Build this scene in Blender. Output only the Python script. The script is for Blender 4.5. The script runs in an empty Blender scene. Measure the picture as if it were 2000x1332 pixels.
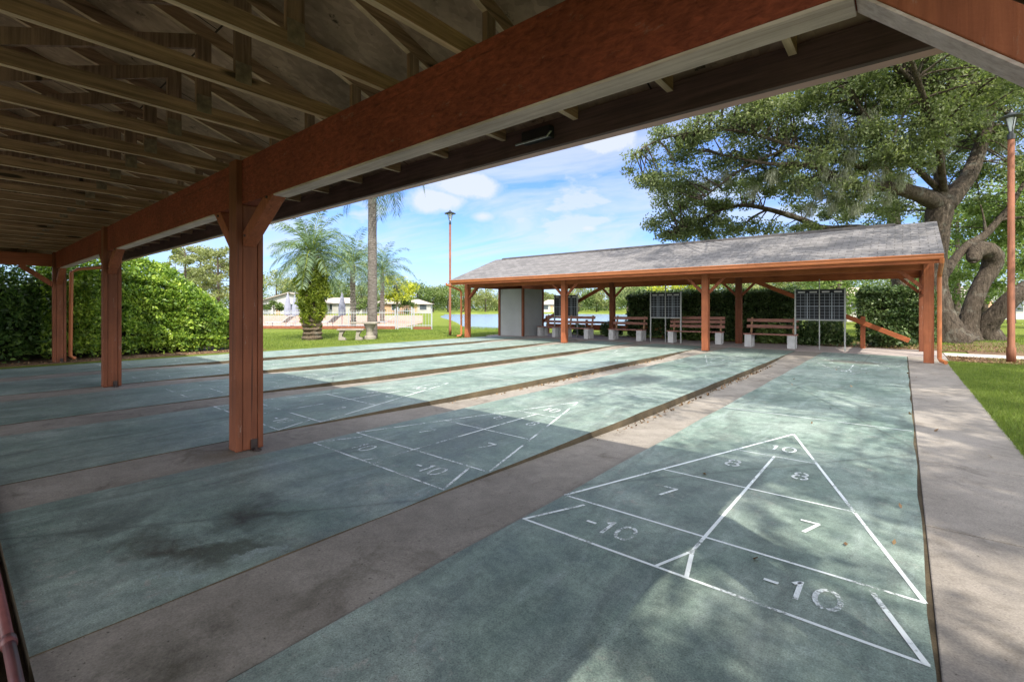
import bpy, math, random
import numpy as np
from mathutils import Vector, Matrix
random.seed(7); RNG = np.random.default_rng(11)
S = bpy.context.scene; COL = S.collection
YAW = 0.69161; CZ = 1.258; SY, CY_ = math.sin(YAW), math.cos(YAW)
def W(l, d, z=0.0):                      # a point given by its distance right of and ahead of the viewpoint
    return Vector((CY_*l - SY*d, SY*l + CY_*d, z))
def WU(u, d, z=0.0): return W(u*d, d, z)
# ---------------------------------------------------------------- tagging
def tag(o, label=None, cat=None, group=None, kind=None):
    if label: o['label'] = label
    if cat: o['category'] = cat
    if group: o['group'] = group
    if kind: o['kind'] = kind
    return o
def empty(name, loc, label, cat, group=None, rz=0):
    o = bpy.data.objects.new(name, None); COL.objects.link(o); o.location = loc; o.rotation_euler.z = rz
    o.empty_display_size = .2
    return tag(o, label, cat, group)
def copy_tree(o, parent=None):
    c = o.copy(); COL.objects.link(c)
    if parent: c.parent = parent
    for ch in [x for x in list(COL.objects) if x.parent == o]: copy_tree(ch, c)
    return c
def link(name, me, mat, parent=None, world=False, smooth=False):
    o = bpy.data.objects.new(name, me); COL.objects.link(o)
    for m in (mat if isinstance(mat, (list, tuple)) else [mat]): me.materials.append(m)
    if parent:
        o.parent = parent
        if world: o.location = -parent.location
    if smooth and len(me.polygons): me.polygons.foreach_set('use_smooth', [True]*len(me.polygons))
    return o
# ---------------------------------------------------------------- mesh builder
class MB:
    def __init__(s): s.v = []; s.f = []; s.m = []
    def add(s, vs, fs, mi=0):
        n = len(s.v); s.v += [tuple(v) for v in vs]; s.f += [[i+n for i in f] for f in fs]; s.m += [mi]*len(fs); return s
    def box(s, x0, x1, y0, y1, z0, z1, mi=0):
        return s.add([(x0,y0,z0),(x1,y0,z0),(x1,y1,z0),(x0,y1,z0),(x0,y0,z1),(x1,y0,z1),(x1,y1,z1),(x0,y1,z1)],
            [(0,3,2,1),(4,5,6,7),(0,1,5,4),(1,2,6,5),(2,3,7,6),(3,0,4,7)], mi)
    def bar(s, a, b, w, h, up=(0,0,1), mi=0):      # box along a-b, w across, h along 'up'
        a = Vector(a); b = Vector(b); t = (b-a).normalized(); u = Vector(up); x = t.cross(u).normalized(); u = x.cross(t).normalized()
        x *= w/2; u *= h/2
        vs = [a-x-u, a+x-u, a+x+u, a-x+u, b-x-u, b+x-u, b+x+u, b-x+u]
        return s.add(vs, [(0,1,2,3),(7,6,5,4),(0,4,5,1),(1,5,6,2),(2,6,7,3),(3,7,4,0)], mi)
    def quad(s, a, b, c, d, mi=0): return s.add([a,b,c,d], [(0,1,2,3)], mi)
    def prism(s, poly, axis, c0, c1, mi=0):       # polygon in the other two axes
        n = len(poly)
        def p(q, c): return (c,q[0],q[1]) if axis == 0 else ((q[0],c,q[1]) if axis == 1 else (q[0],q[1],c))
        vs = [p(q,c0) for q in poly]+[p(q,c1) for q in poly]
        fs = [list(range(n))[::-1], list(range(n,2*n))]+[(i,(i+1)%n,n+(i+1)%n,n+i) for i in range(n)]
        return s.add(vs, fs, mi)
    def tube(s, pts, rad, n=10, rough=0, cap=True, mi=0):
        pts = [Vector(p) for p in pts]; rings = []; x = None; fur = [random.uniform(-.9,.9)*rough for _ in range(n)] if rough else None
        for i, p in enumerate(pts):
            t = (pts[min(i+1,len(pts)-1)]-pts[max(i-1,0)]).normalized()
            if x is None: x = t.cross(Vector((0.3,1,.2))).normalized() if abs(t.y) < .9 else t.cross(Vector((1,0,0))).normalized()
            x = (x - t*x.dot(t)).normalized(); y = t.cross(x)
            r = rad[i] if hasattr(rad, '__len__') else rad
            rings.append([p + (x*math.cos(k*2*math.pi/n)+y*math.sin(k*2*math.pi/n))*r*(1+((random.uniform(-rough,rough)*.7+fur[(k+int(i*.35))%n]) if rough else 0)) for k in range(n)])
        vs = [v for r in rings for v in r]; fs = []
        for i in range(len(pts)-1):
            for k in range(n): fs.append((i*n+k, i*n+(k+1)%n, (i+1)*n+(k+1)%n, (i+1)*n+k))
        if cap: fs += [list(range(n))[::-1], [(len(pts)-1)*n+k for k in range(n)]]
        return s.add(vs, fs, mi)
    def lathe(s, prof, c=(0,0,0), n=16, mi=0):
        return s.tube([(c[0],c[1],c[2]+z) for r,z in prof], [r for r,z in prof], n, mi=mi)
    def build(s, name, mat, parent=None, world=False, bevel=0, smooth=False, label=None):
        me = bpy.data.meshes.new(name); me.from_pydata(s.v, [], s.f)
        me.polygons.foreach_set('material_index', s.m); me.validate(); me.update()
        o = link(name, me, mat, parent, world, smooth)
        if bevel:
            b = o.modifiers.new('bevel', 'BEVEL'); b.width = bevel; b.segments = 2; b.limit_method = 'ANGLE'
        if label: o['label'] = label
        return o
def np_mesh(name, V, k, mat, parent=None, world=False, extra=None):
    """V: (n*k,3) vertices, every k in turn make a face; extra = (verts, faces) of quads added"""
    V = np.asarray(V, dtype=np.float32); nf = len(V)//k
    F = np.arange(nf*k, dtype=np.int32).reshape(nf, k)
    if extra is not None:
        ev = np.asarray(extra[0], dtype=np.float32)
        ef = [list(np.array(f)+len(V)) for f in extra[1]]; V = np.vstack([V, ev])
    else: ef = []
    me = bpy.data.meshes.new(name)
    me.vertices.add(len(V)); me.vertices.foreach_set('co', V.ravel())
    lt = F.ravel().tolist(); starts = list(range(0, nf*k, k)); tot = [k]*nf; st = nf*k
    for f in ef: lt += f; starts.append(st); tot.append(len(f)); st += len(f)
    me.loops.add(len(lt)); me.loops.foreach_set('vertex_index', lt)
    me.polygons.add(len(starts)); me.polygons.foreach_set('loop_start', starts); me.polygons.foreach_set('loop_total', tot)
    if ef: me.polygons.foreach_set('material_index', [0]*nf+[1]*len(ef))
    me.update(calc_edges=True)
    return link(name, me, mat, parent, world)
def unit(n):
    v = RNG.normal(size=(n,3)); return v/np.linalg.norm(v, axis=1, keepdims=True)
def leaf_verts(P, L, Wd, droop=0.0, flat=0.0):
    n = len(P); t = unit(n); t[:,2] -= droop; t /= np.linalg.norm(t, axis=1, keepdims=True)
    nn = unit(n); nn[:,2] += flat; w = np.cross(t, nn); w /= np.linalg.norm(w, axis=1, keepdims=True)+1e-9
    s = RNG.uniform(.65, 1.3, (n,1)); L = L*s; Wd = Wd*s
    q = np.stack([P-t*L/2, P+w*Wd/2-t*L*.05, P+t*L/2, P-w*Wd/2-t*L*.05], 1)
    return q.reshape(-1,3)
# ---------------------------------------------------------------- materials
def mat(name, rough=.8, spec=.3):
    m = bpy.data.materials.new(name); m.use_nodes = True; nt = m.node_tree
    b = nt.nodes['Principled BSDF']; b.inputs['Roughness'].default_value = rough
    b.inputs['Specular IOR Level'].default_value = spec
    return m, nt, b
def N(nt, t, **kw):
    n = nt.nodes.new(t)
    for k, v in kw.items():
        if k in n.inputs: n.inputs[k].default_value = v
        else: setattr(n, k, v)
    return n
def coords(nt, scale=(1,1,1), loc=(0,0,0), rot=(0,0,0)):
    tc = N(nt,'ShaderNodeTexCoord'); mp = N(nt,'ShaderNodeMapping'); mp.inputs['Scale'].default_value = scale
    mp.inputs['Location'].default_value = loc; mp.inputs['Rotation'].default_value = rot
    nt.links.new(tc.outputs['Object'], mp.inputs['Vector']); return mp.outputs['Vector']
def noise(nt, vec, scale, detail=4, rough=.55, dist=0):
    n = N(nt,'ShaderNodeTexNoise', Scale=scale, Detail=detail, Roughness=rough, Distortion=dist); nt.links.new(vec, n.inputs['Vector']); return n.outputs['Fac']
def ramp(nt, fac, stops, interp='LINEAR'):
    r = N(nt,'ShaderNodeValToRGB'); e = r.color_ramp.elements; r.color_ramp.interpolation = interp
    while len(e) < len(stops): e.new(.5)
    for i,(p,c) in enumerate(stops): e[i].position = p; e[i].color = (*c,1) if hasattr(c,'__len__') else (c,c,c,1)
    nt.links.new(fac, r.inputs['Fac']); return r.outputs['Color']
def mix(nt, a, b, fac, mode='MIX'):
    m = N(nt,'ShaderNodeMix', data_type='RGBA', blend_type=mode)
    for s, v in ((m.inputs[0],fac),(m.inputs[6],a),(m.inputs[7],b)):
        if hasattr(v,'links') or isinstance(v, bpy.types.NodeSocket): nt.links.new(v, s)
        elif hasattr(v,'__len__'): s.default_value = (*v,1)
        else: s.default_value = v
    return m.outputs[2]
def math_(nt, op, a, b=0, clamp=False):
    m = N(nt,'ShaderNodeMath', operation=op, use_clamp=clamp)
    for i, v in enumerate((a,b)):
        if isinstance(v, bpy.types.NodeSocket): nt.links.new(v, m.inputs[i])
        else: m.inputs[i].default_value = v
    return m.outputs[0]
def bump(nt, bsdf, h, strength=.3, dist=.01):
    b = N(nt,'ShaderNodeBump', Strength=strength, Distance=dist); nt.links.new(h, b.inputs['Height']); nt.links.new(b.outputs['Normal'], bsdf.inputs['Normal'])
def plain(name, col, rough=.7, spec=.3, var=.15, scale=6, metal=0, bmp=.0):
    m, nt, b = mat(name, rough, spec); v = coords(nt)
    n = noise(nt, v, scale, 5); c = ramp(nt, n, [(.3,[x*(1-var) for x in col]),(.7,[x*(1+var) for x in col])])
    nt.links.new(c, b.inputs['Base Color']); b.inputs['Metallic'].default_value = metal
    if bmp: bump(nt, b, noise(nt, v, scale*8, 3), bmp, .01)
    return m
def blob(nt, x, y, rx, ry, rot=0, soft=.5, dist=.25):
    """mask that is 1 inside an uneven oval on the ground: a stain with a place and shape of its own"""
    tc = N(nt,'ShaderNodeTexCoord'); ns = N(nt,'ShaderNodeTexNoise', Scale=2.6, Detail=6, Roughness=.65); nt.links.new(tc.outputs['Object'], ns.inputs['Vector'])
    s1 = N(nt,'ShaderNodeVectorMath', operation='SUBTRACT'); nt.links.new(ns.outputs['Color'], s1.inputs[0]); s1.inputs[1].default_value = (.5,.5,.5)
    s2 = N(nt,'ShaderNodeVectorMath', operation='SCALE'); nt.links.new(s1.outputs[0], s2.inputs[0]); s2.inputs['Scale'].default_value = dist*4
    s3 = N(nt,'ShaderNodeVectorMath', operation='ADD'); nt.links.new(tc.outputs['Object'], s3.inputs[0]); nt.links.new(s2.outputs[0], s3.inputs[1])
    mp = N(nt,'ShaderNodeMapping', vector_type='TEXTURE'); nt.links.new(s3.outputs[0], mp.inputs['Vector'])
    mp.inputs['Location'].default_value = (x,y,0); mp.inputs['Rotation'].default_value = (0,0,rot); mp.inputs['Scale'].default_value = (rx,ry,1)
    fl = N(nt,'ShaderNodeVectorMath', operation='MULTIPLY'); nt.links.new(mp.outputs[0], fl.inputs[0]); fl.inputs[1].default_value = (1,1,0)
    ln = N(nt,'ShaderNodeVectorMath', operation='LENGTH'); nt.links.new(fl.outputs[0], ln.inputs[0])
    mr = N(nt,'ShaderNodeMapRange'); nt.links.new(ln.outputs['Value'], mr.inputs[0]); mr.inputs[1].default_value = 1; mr.inputs[2].default_value = 1-soft
    return mr.outputs[0]
M = {}
def court_material():
    m, nt, b = mat('court_paint', .62, .35); v = coords(nt)
    big = noise(nt, v, .9, 6, .6, .6); mid = noise(nt, v, 5, 7, .7, .4)
    c = ramp(nt, big, [(.28,(.135,.20,.17)),(.5,(.21,.278,.245)),(.72,(.31,.372,.34))])
    c = mix(nt, c, ramp(nt, mid, [(.35,(.52,.53,.54)),(.65,(1.2,1.16,1.14))]), .7, 'MULTIPLY')
    vs = coords(nt, (1.4,.35,1), rot=(0,0,.25)); st = noise(nt, vs, 3.2, 8, .7, .8)         # long scuffs
    c = mix(nt, c, (.30,.365,.345), ramp(nt, st, [(.53,0),(.72,.7)]))
    c = mix(nt, c, (.075,.085,.08), ramp(nt, noise(nt, vs, 1.7, 8, .74, 1.2), [(.49,0),(.72,.68)]))
    for x,y,rx,ry,rot,soft,col,a in [(-2.95,.75,.42,.2,.3,.9,(.045,.035,.022),.85),(-2.15,.85,.0001,.0001,0,1,(0,0,0),0),(-3.05,1.25,.28,.25,0,.95,(.03,.026,.018),.9),
            (-2.72,.95,.55,.16,.9,.8,(.05,.055,.035),.75),(-3.6,.55,.2,.4,.2,.9,(.07,.08,.07),.7),
            (-2.56,1.02,.05,.18,-.5,.5,(.28,.34,.33),.6),(-2.62,.62,.05,.14,-.4,.5,(.26,.33,.32),.55),(-3.35,3.4,.6,1.2,.3,.9,(.085,.105,.105),.75),(-5.8,3.4,.7,.9,.2,.9,(.08,.105,.11),.7),
            (-.95,13.6,.75,.5,0,.9,(.16,.115,.085),.75),(-3.6,7.9,.55,1.2,.3,.9,(.10,.115,.11),.75),(-.25,1.0,.3,.2,.4,.9,(.10,.10,.075),.6),(-8.3,4.6,.7,.8,0,.9,(.075,.10,.11),.6),
            (-5.6,8.5,.9,1.8,.1,.9,(.27,.34,.32),.6),(-1.0,3.4,.7,1.0,0,.9,(.125,.16,.15),.5)]:
        if a: c = mix(nt, c, col, math_(nt, 'MULTIPLY', blob(nt, x, y, rx, ry, rot, soft), a))
    sp = noise(nt, v, 55, 3, .6); sp2 = noise(nt, v, 150, 2, .6)
    c = mix(nt, c, (.035,.04,.035), math_(nt,'MULTIPLY', ramp(nt, noise(nt, v, 105, 4, .75), [(.57,0),(.66,.85)]), ramp(nt, noise(nt, v, 1.6, 5, .6), [(.38,.05),(.62,1)])))
    c = mix(nt, c, (.33,.315,.285), math_(nt,'MULTIPLY', ramp(nt, noise(nt, coords(nt, loc=(9,2,4)), 11, 9, .8, .3), [(.56,0),(.62,.75)]), ramp(nt, noise(nt, v, .8, 5, .6), [(.46,0),(.62,1)])))
    c = mix(nt, c, (.34,.36,.33), ramp(nt, noise(nt, coords(nt, loc=(3,7,1)), 70, 2, .5), [(.66,0),(.74,.22)]))
    c = mix(nt, c, ramp(nt, sp2, [(.3,(.66,.66,.66)),(.7,(1.3,1.3,1.3))]), .9, 'MULTIPLY')
    c = mix(nt, c, ramp(nt, noise(nt, v, 24, 7, .8), [(.36,(.70,.71,.71)),(.6,(1.14,1.13,1.12))]), .75, 'MULTIPLY')
    # joints: dark hairline cracks
    vo = N(nt,'ShaderNodeTexVoronoi', feature='DISTANCE_TO_EDGE', Scale=.22); nt.links.new(coords(nt, (1,.6,1), (.4,.2,0)), vo.inputs['Vector'])
    wob = noise(nt, v, 9, 4); ck = ramp(nt, math_(nt,'ADD', vo.outputs['Distance'], math_(nt,'MULTIPLY', wob, .004)), [(.0028,1),(.0042,0)])
    c = mix(nt, c, (.05,.055,.05), math_(nt,'MULTIPLY', ck, .8))
    nt.links.new(c, b.inputs['Base Color'])
    rr = ramp(nt, mid, [(.3,.5),(.7,.78)]); nt.links.new(rr, b.inputs['Roughness'])
    h = math_(nt,'ADD', math_(nt,'MULTIPLY', sp2, .4), math_(nt,'MULTIPLY', sp, -.5)); bump(nt, b, h, .35, .004)
    return m
M['court'] = court_material()
def concrete_material(name, a, bcol, stain=.6, blobs=()):
    m, nt, b = mat(name, .9, .2); v = coords(nt)
    c = ramp(nt, noise(nt, v, 1.3, 7, .62, .5), [(.3,a),(.7,bcol)])
    c = mix(nt, c, (.075,.06,.045), ramp(nt, noise(nt, v, 2.3, 8, .72, .9), [(.54,0),(.76,stain)]))
    c = mix(nt, c, ramp(nt, noise(nt, v, 9, 6, .7), [(.3,(.8,.8,.8)),(.7,(1.15,1.15,1.15))]), .7, 'MULTIPLY')
    for x,y,rx,ry,rot,soft,col,al in blobs: c = mix(nt, c, col, math_(nt,'MULTIPLY', blob(nt,x,y,rx,ry,rot,soft), al))
    s = noise(nt, v, 120, 2, .6); sp = noise(nt, v, 45, 3, .6)
    c = mix(nt, c, (.05,.045,.035), ramp(nt, sp, [(.67,0),(.72,.75)]))
    c = mix(nt, c, ramp(nt, s, [(.3,(.75,.75,.75)),(.7,(1.2,1.2,1.2))]), .8, 'MULTIPLY')
    nt.links.new(c, b.inputs['Base Color']); bump(nt, b, s, .4, .004); return m
M['alley'] = concrete_material('alley_concrete', (.195,.174,.150), (.295,.268,.236), .8,
    [(-2.0,.55,.35,.25,.3,.9,(.06,.055,.04),.8),(-2.05,1.2,.12,.3,.2,.9,(.09,.08,.06),.6),(-4.65,1.45,.3,.22,0,.8,(.12,.10,.075),.6)])
M['path'] = concrete_material('path_concrete', (.195,.174,.152), (.295,.265,.235), .8)
M['slab'] = concrete_material('slab_concrete', (.30,.26,.245), (.38,.33,.31), .35)
M['pale_conc'] = concrete_material('pale_concrete', (.42,.40,.37), (.52,.50,.46), .25)
M['curb'] = concrete_material('curb_side', (.04,.032,.022), (.13,.10,.062), .85)
def paint_line(name, wear):
    m, nt, b = mat(name, .7, .3); v = coords(nt); b.inputs['Base Color'].default_value = (.72,.77,.78,1)
    n = math_(nt,'ADD', math_(nt,'MULTIPLY', noise(nt, v, 3.2, 4, .6), .55), math_(nt,'MULTIPLY', noise(nt, v, 60, 5, .75), .45))
    a = ramp(nt, n, [(wear-.05,0),(wear+.05,1)])
    tr = N(nt,'ShaderNodeBsdfTransparent'); mx = N(nt,'ShaderNodeMixShader')
    nt.links.new(a, mx.inputs[0]); nt.links.new(tr.outputs[0], mx.inputs[1]); nt.links.new(b.outputs[0], mx.inputs[2])
    nt.links.new(mx.outputs[0], nt.nodes['Material Output'].inputs['Surface']); return m
M['line'] = paint_line('white_line', .425); M['line1b'] = paint_line('number_paint', .455); M['line2'] = paint_line('worn_line', .485); M['line3'] = paint_line('faint_line', .53)
def wood(name, a, bb, axis='x', rough=.75, grain=1.0, knots=0, rs=0.3, wear=0):
    m, nt, b = mat(name, rough, .3); sc = {'x':(.6,14,14),'y':(14,.6,14),'z':(14,14,.6),'rx':(5,12,12)}[axis]
    v = coords(nt, sc); v1 = coords(nt)
    g = noise(nt, v, 2.2*grain, 7, .68, .5); c = ramp(nt, g, [(.28,a),(.72,bb)])
    c = mix(nt, c, ramp(nt, noise(nt, v1, 2.2, 5, .6), [(.3,(.68,.68,.68)),(.72,(1.2,1.2,1.2))]), .8, 'MULTIPLY')
    if knots:
        vo = N(nt,'ShaderNodeTexVoronoi', Scale=1.0); nt.links.new(coords(nt, {'x':(1.1,6,6),'y':(6,1.1,6),'z':(6,6,1.1)}[axis]), vo.inputs['Vector'])
        c = mix(nt, c, (.018,.012,.008), ramp(nt, vo.outputs['Distance'], [(.09,.9),(.15,0)]))
    if wear:      # chipped paint showing grey timber, and dark checks along the grain
        vw = coords(nt, {'x':(2,9,9),'y':(9,2,9),'z':(9,9,2),'rx':(3,7,7)}[axis], (3,1,7))
        c = mix(nt, c, (.30,.24,.20), math_(nt,'MULTIPLY', ramp(nt, noise(nt, vw, 2.1, 9, .78), [(.60,0),(.66,.8)]), wear))
        vk = coords(nt, {'x':(.35,22,22),'y':(22,.35,22),'z':(22,22,.35),'rx':(.35,22,22)}[axis], (1,5,2))
        c = mix(nt, c, (.02,.010,.007), math_(nt,'MULTIPLY', ramp(nt, noise(nt, vk, 1.2, 3, .5), [(.66,0),(.70,.9)]), wear))
    nt.links.new(c, b.inputs['Base Color']); bump(nt, b, math_(nt,'ADD', g, math_(nt,'MULTIPLY', noise(nt, v1, 90, 3), .4)), rs, .006); return m
M['post'] = wood('post_stain', (.12,.038,.018), (.225,.074,.034), 'z', .72, .8, wear=.8)
M['post2'] = wood('post_stain_bright', (.23,.070,.030), (.39,.125,.052), 'z', .7, .8, wear=.5)
M['beam_x'] = wood('beam_stain', (.10,.022,.013), (.32,.075,.042), 'rx', .9, 1.6, 0, 1.0, wear=.35)
M['beam_y'] = wood('beam_stain_side', (.20,.055,.028), (.35,.11,.055), 'y', .8, 1.2, 0, .5)
M['beam_far'] = wood('far_beam_stain', (.20,.055,.02), (.38,.12,.045), 'x', .8, 1.2, 0, .4)
M['brace'] = wood('brace_stain', (.19,.055,.026), (.33,.105,.05), 'z', .75, 1, wear=.6)
M['pale_trim'] = wood('pale_trim', (.38,.29,.26), (.66,.55,.52), 'x', .8, 1.2, 0, .5)
M['truss'] = wood('truss_lumber', (.09,.054,.034), (.46,.285,.185), 'y', .85, 1, 1)
M['truss_lit_underside'] = wood('lumber_lit_underside', (.30,.22,.14), (.66,.50,.34), 'y', .85, 1, 1)  # paler chord undersides: light bounced off the floor, put into the colour
M['web'] = wood('web_lumber', (.085,.052,.036), (.37,.235,.16), 'z', .85, 1, 1)
M['fascia_in'] = wood('fascia_back', (.065,.045,.042), (.16,.10,.09), 'x', .85, 1.4)
M['bench'] = wood('bench_slat', (.20,.085,.06), (.38,.19,.15), 'x', .7, 1, wear=.8)
M['bench_y'] = wood('bench_arm', (.26,.15,.08), (.42,.26,.15), 'z', .7, 1)
M['gutter'] = plain('gutter_paint', (.42,.14,.05), .45, .4, .12, 3)
M['gutter_n'] = plain('near_gutter_paint', (.42,.235,.20), .5, .4, .12, 3)
def osb():
    m, nt, b = mat('osb_deck', .9, .2); v = coords(nt)
    vo = N(nt,'ShaderNodeTexVoronoi', Scale=26); nt.links.new(coords(nt,(1,.6,1)), vo.inputs['Vector'])
    c = ramp(nt, noise(nt, v, 1.2, 6, .65), [(.3,(.12,.088,.064)),(.72,(.44,.33,.25))])
    c = mix(nt, c, mix(nt, (.55,.5,.45), (1.25,1.2,1.15), vo.outputs['Color']), .55, 'MULTIPLY')
    c = mix(nt, c, (.02,.015,.01), ramp(nt, noise(nt, v, 7, 5, .7), [(.63,0),(.7,.85)]))
    br = N(nt,'ShaderNodeTexBrick', Scale=1); br.inputs['Mortar Size'].default_value = .006; br.inputs['Brick Width'].default_value = 2.44; br.inputs['Row Height'].default_value = 1.22
    nt.links.new(v, br.inputs['Vector']); c = mix(nt, c, (.01,.008,.006), math_(nt,'MULTIPLY', br.outputs['Fac'], .9))
    nt.links.new(c, b.inputs['Base Color']); return m
M['osb'] = osb()
def shingles():
    m, nt, b = mat('shingles', .95, .15); v = coords(nt, (1,1,1))
    br = N(nt,'ShaderNodeTexBrick', Scale=1); nt.links.new(v, br.inputs['Vector']); br.inputs['Brick Width'].default_value = .30; br.inputs['Row Height'].default_value = .14
    br.inputs['Mortar Size'].default_value = .008; br.inputs['Color1'].default_value = (.125,.121,.124,1); br.inputs['Color2'].default_value = (.185,.178,.182,1); br.inputs['Mortar'].default_value = (.09,.085,.082,1)
    c = mix(nt, br.outputs['Color'], ramp(nt, noise(nt, coords(nt,(2,.5,1)), 2, 6, .7), [(.3,(.82,.82,.84)),(.72,(1.14,1.13,1.12))]), .8, 'MULTIPLY')
    c = mix(nt, c, ramp(nt, noise(nt, v, 60, 2), [(.3,(.7,.7,.7)),(.7,(1.25,1.25,1.25))]), .8, 'MULTIPLY')
    nt.links.new(c, b.inputs['Base Color']); bump(nt, b, br.outputs['Fac'], .5, -.01); return m
M['shingle'] = shingles(); M['vent'] = plain('ridge_vent', (.06,.055,.055), .9)
def foliage(name, cols, trans=.3, scale=.5, rough=.55):
    m, nt, b = mat(name, rough, .35); g = N(nt,'ShaderNodeNewGeometry'); v = coords(nt)
    n = noise(nt, v, scale, 4, .6); f = math_(nt,'ADD', math_(nt,'MULTIPLY', g.outputs['Random Per Island'], .55), math_(nt,'MULTIPLY', math_(nt,'SUBTRACT', n, .25), .9))
    c = ramp(nt, f, [(.12,cols[0]),(.5,cols[1]),(.92,cols[2])]); nt.links.new(c, b.inputs['Base Color'])
    t = N(nt,'ShaderNodeBsdfTranslucent'); tcol = mix(nt, c, (1.5,1.7,.7), .8, 'MULTIPLY'); nt.links.new(tcol, t.inputs['Color'])
    mx = N(nt,'ShaderNodeMixShader'); mx.inputs[0].default_value = trans
    nt.links.new(b.outputs[0], mx.inputs[1]); nt.links.new(t.outputs[0], mx.inputs[2]); nt.links.new(mx.outputs[0], nt.nodes['Material Output'].inputs['Surface']); return m
M['oak'] = foliage('oak_leaf', [(.05,.072,.032),(.14,.175,.075),(.31,.335,.175)], .42)
M['oak2'] = foliage('pale_oak_leaf', [(.06,.10,.025),(.13,.19,.055),(.26,.32,.10)], .4)
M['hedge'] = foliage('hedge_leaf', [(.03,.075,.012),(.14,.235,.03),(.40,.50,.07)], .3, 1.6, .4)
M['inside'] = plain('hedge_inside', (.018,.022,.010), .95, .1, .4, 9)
M['shaded_hedge'] = foliage('shaded_hedge_leaf', [(.02,.05,.015),(.055,.11,.025),(.15,.24,.05)], .25, 1.6, .4)  # darker leaves for the hedge's left end: roof shade put into the colour
M['dark_hedge'] = foliage('dark_hedge_leaf', [(.018,.04,.012),(.05,.09,.026),(.17,.22,.085)], .2, 1.2, .4)
M['palm'] = foliage('palm_leaflet', [(.05,.085,.05),(.11,.17,.10),(.22,.30,.18)], .3, .6)
M['palm_dark'] = foliage('royal_palm_leaflet', [(.03,.07,.045),(.07,.13,.08),(.14,.21,.12)], .3, .6)
M['fern'] = foliage('trunk_fern', [(.06,.09,.01),(.17,.22,.02),(.36,.38,.05)], .3, 1.5)
M['yellow'] = foliage('yellow_green_leaf', [(.17,.20,.015),(.34,.36,.03),(.50,.48,.06)], .35, .3)
M['far_leaf'] = foliage('far_leaf', [(.05,.085,.025),(.11,.16,.045),(.22,.26,.09)], .3, .12)
M['far_leaf2'] = foliage('far_leaf_pale', [(.11,.13,.05),(.19,.22,.08),(.30,.32,.14)], .3, .12)
M['moss'] = foliage('spanish_moss', [(.16,.17,.13),(.26,.27,.21),(.38,.39,.31)], .35, 1)
def bark(name, a, bb, sc=(6,6,1.4)):
    m, nt, b = mat(name, .95, .15); v = coords(nt, sc); n = noise(nt, v, 2.4, 8, .72, .6)
    c = ramp(nt, n, [(.32,a),(.68,bb)]); c = mix(nt, c, (.33,.33,.28), ramp(nt, noise(nt, coords(nt), 2.5, 5, .6), [(.55,0),(.72,.5)]))
    nt.links.new(c, b.inputs['Base Color']); bump(nt, b, math_(nt,'ADD', n, math_(nt,'MULTIPLY', noise(nt, coords(nt,(16,16,3)), 2, 4, .7), .6)), 1.0, .14); return m
M['bark'] = bark('oak_bark', (.028,.022,.017), (.17,.135,.105)); M['palm_bark'] = bark('palm_bark', (.14,.12,.105), (.28,.25,.23), (1.5,1.5,9))
M['boot'] = bark('palm_boots', (.06,.045,.03), (.26,.20,.14), (5,5,7)); M['stem'] = bark('stem_bark', (.06,.045,.03), (.16,.13,.09))
def grass_ground():
    m, nt, b = mat('lawn', .95, .1); v = coords(nt)
    c = ramp(nt, noise(nt, v, .25, 6, .6), [(.3,(.10,.145,.022)),(.7,(.19,.225,.04))])
    c = mix(nt, c, (.25,.23,.08), ramp(nt, noise(nt, v, 1.1, 6, .7), [(.55,0),(.8,.5)]))
    c = mix(nt, c, ramp(nt, noise(nt, v, 40, 4, .7), [(.3,(.55,.55,.55)),(.7,(1.35,1.35,1.35))]), .85, 'MULTIPLY')
    nt.links.new(c, b.inputs['Base Color']); bump(nt, b, noise(nt, v, 60, 4, .8), 1, .04); return m
M['lawn'] = grass_ground()
M['blade'] = foliage('grass_blade', [(.06,.10,.014),(.13,.19,.026),(.26,.31,.065)], .3, .6)
M['mulch'] = concrete_material('mulch', (.10,.06,.035), (.20,.13,.08), .7)
M['litter'] = foliage('leaf_litter', [(.07,.04,.02),(.17,.10,.05),(.33,.22,.12)], .1, 2)
def water():
    m, nt, b = mat('lake_water', .22, .5); b.inputs['Base Color'].default_value = (.20,.27,.36,1)
    bump(nt, b, noise(nt, coords(nt, (1,1,1)), .9, 5, .6), .35, .05); return m
M['water'] = water()
M['deck'] = plain('salmon_deck', (.38,.24,.185), .85, .2, .12, .6)
M['brick'] = plain('red_brick', (.20,.075,.045), .85, .2, .25, 8)
M['white'] = plain('white_paint', (.42,.42,.42), .6, .3, .04)
M['white_metal'] = plain('white_metal', (.36,.38,.41), .4, .4, .04)
M['stucco'] = plain('pale_stucco', (.36,.35,.33), .9, .2, .06); M['stucco2'] = plain('peach_stucco', (.50,.31,.20), .9, .2, .08)
M['roof_pale'] = plain('pale_roof', (.30,.265,.24), .9, .2, .1, 2); M['roof_tan'] = plain('tan_roof', (.40,.33,.27), .9, .2, .12, 2)
M['glass'] = plain('window_glass', (.05,.065,.08), .1, .6, .1); M['lavender'] = plain('umbrella_cloth', (.24,.25,.32), .9, .2, .12)
M['closet_a'] = plain('closet_panel', (.30,.31,.31), .75, .25, .07, 1.5); M['block'] = plain('concrete_block', (.46,.46,.46), .9, .2, .14, 5, 0, .3)
M['black'] = plain('black_metal', (.02,.022,.024), .4, .5, .1); M['board'] = plain('blackboard', (.010,.012,.016), .65, .3, .3)
M['steel'] = plain('galvanised_pole', (.30,.31,.30), .45, .4, .15, 5, .5); M['iron'] = plain('dark_iron', (.035,.022,.018), .6, .4, .3, 20)
M['gridw'] = plain('grid_paint', (.26,.29,.33), .7, .2, .1); M['lamp_glass'] = plain('lamp_glass', (.55,.58,.6), .15, .5, .05)
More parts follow.
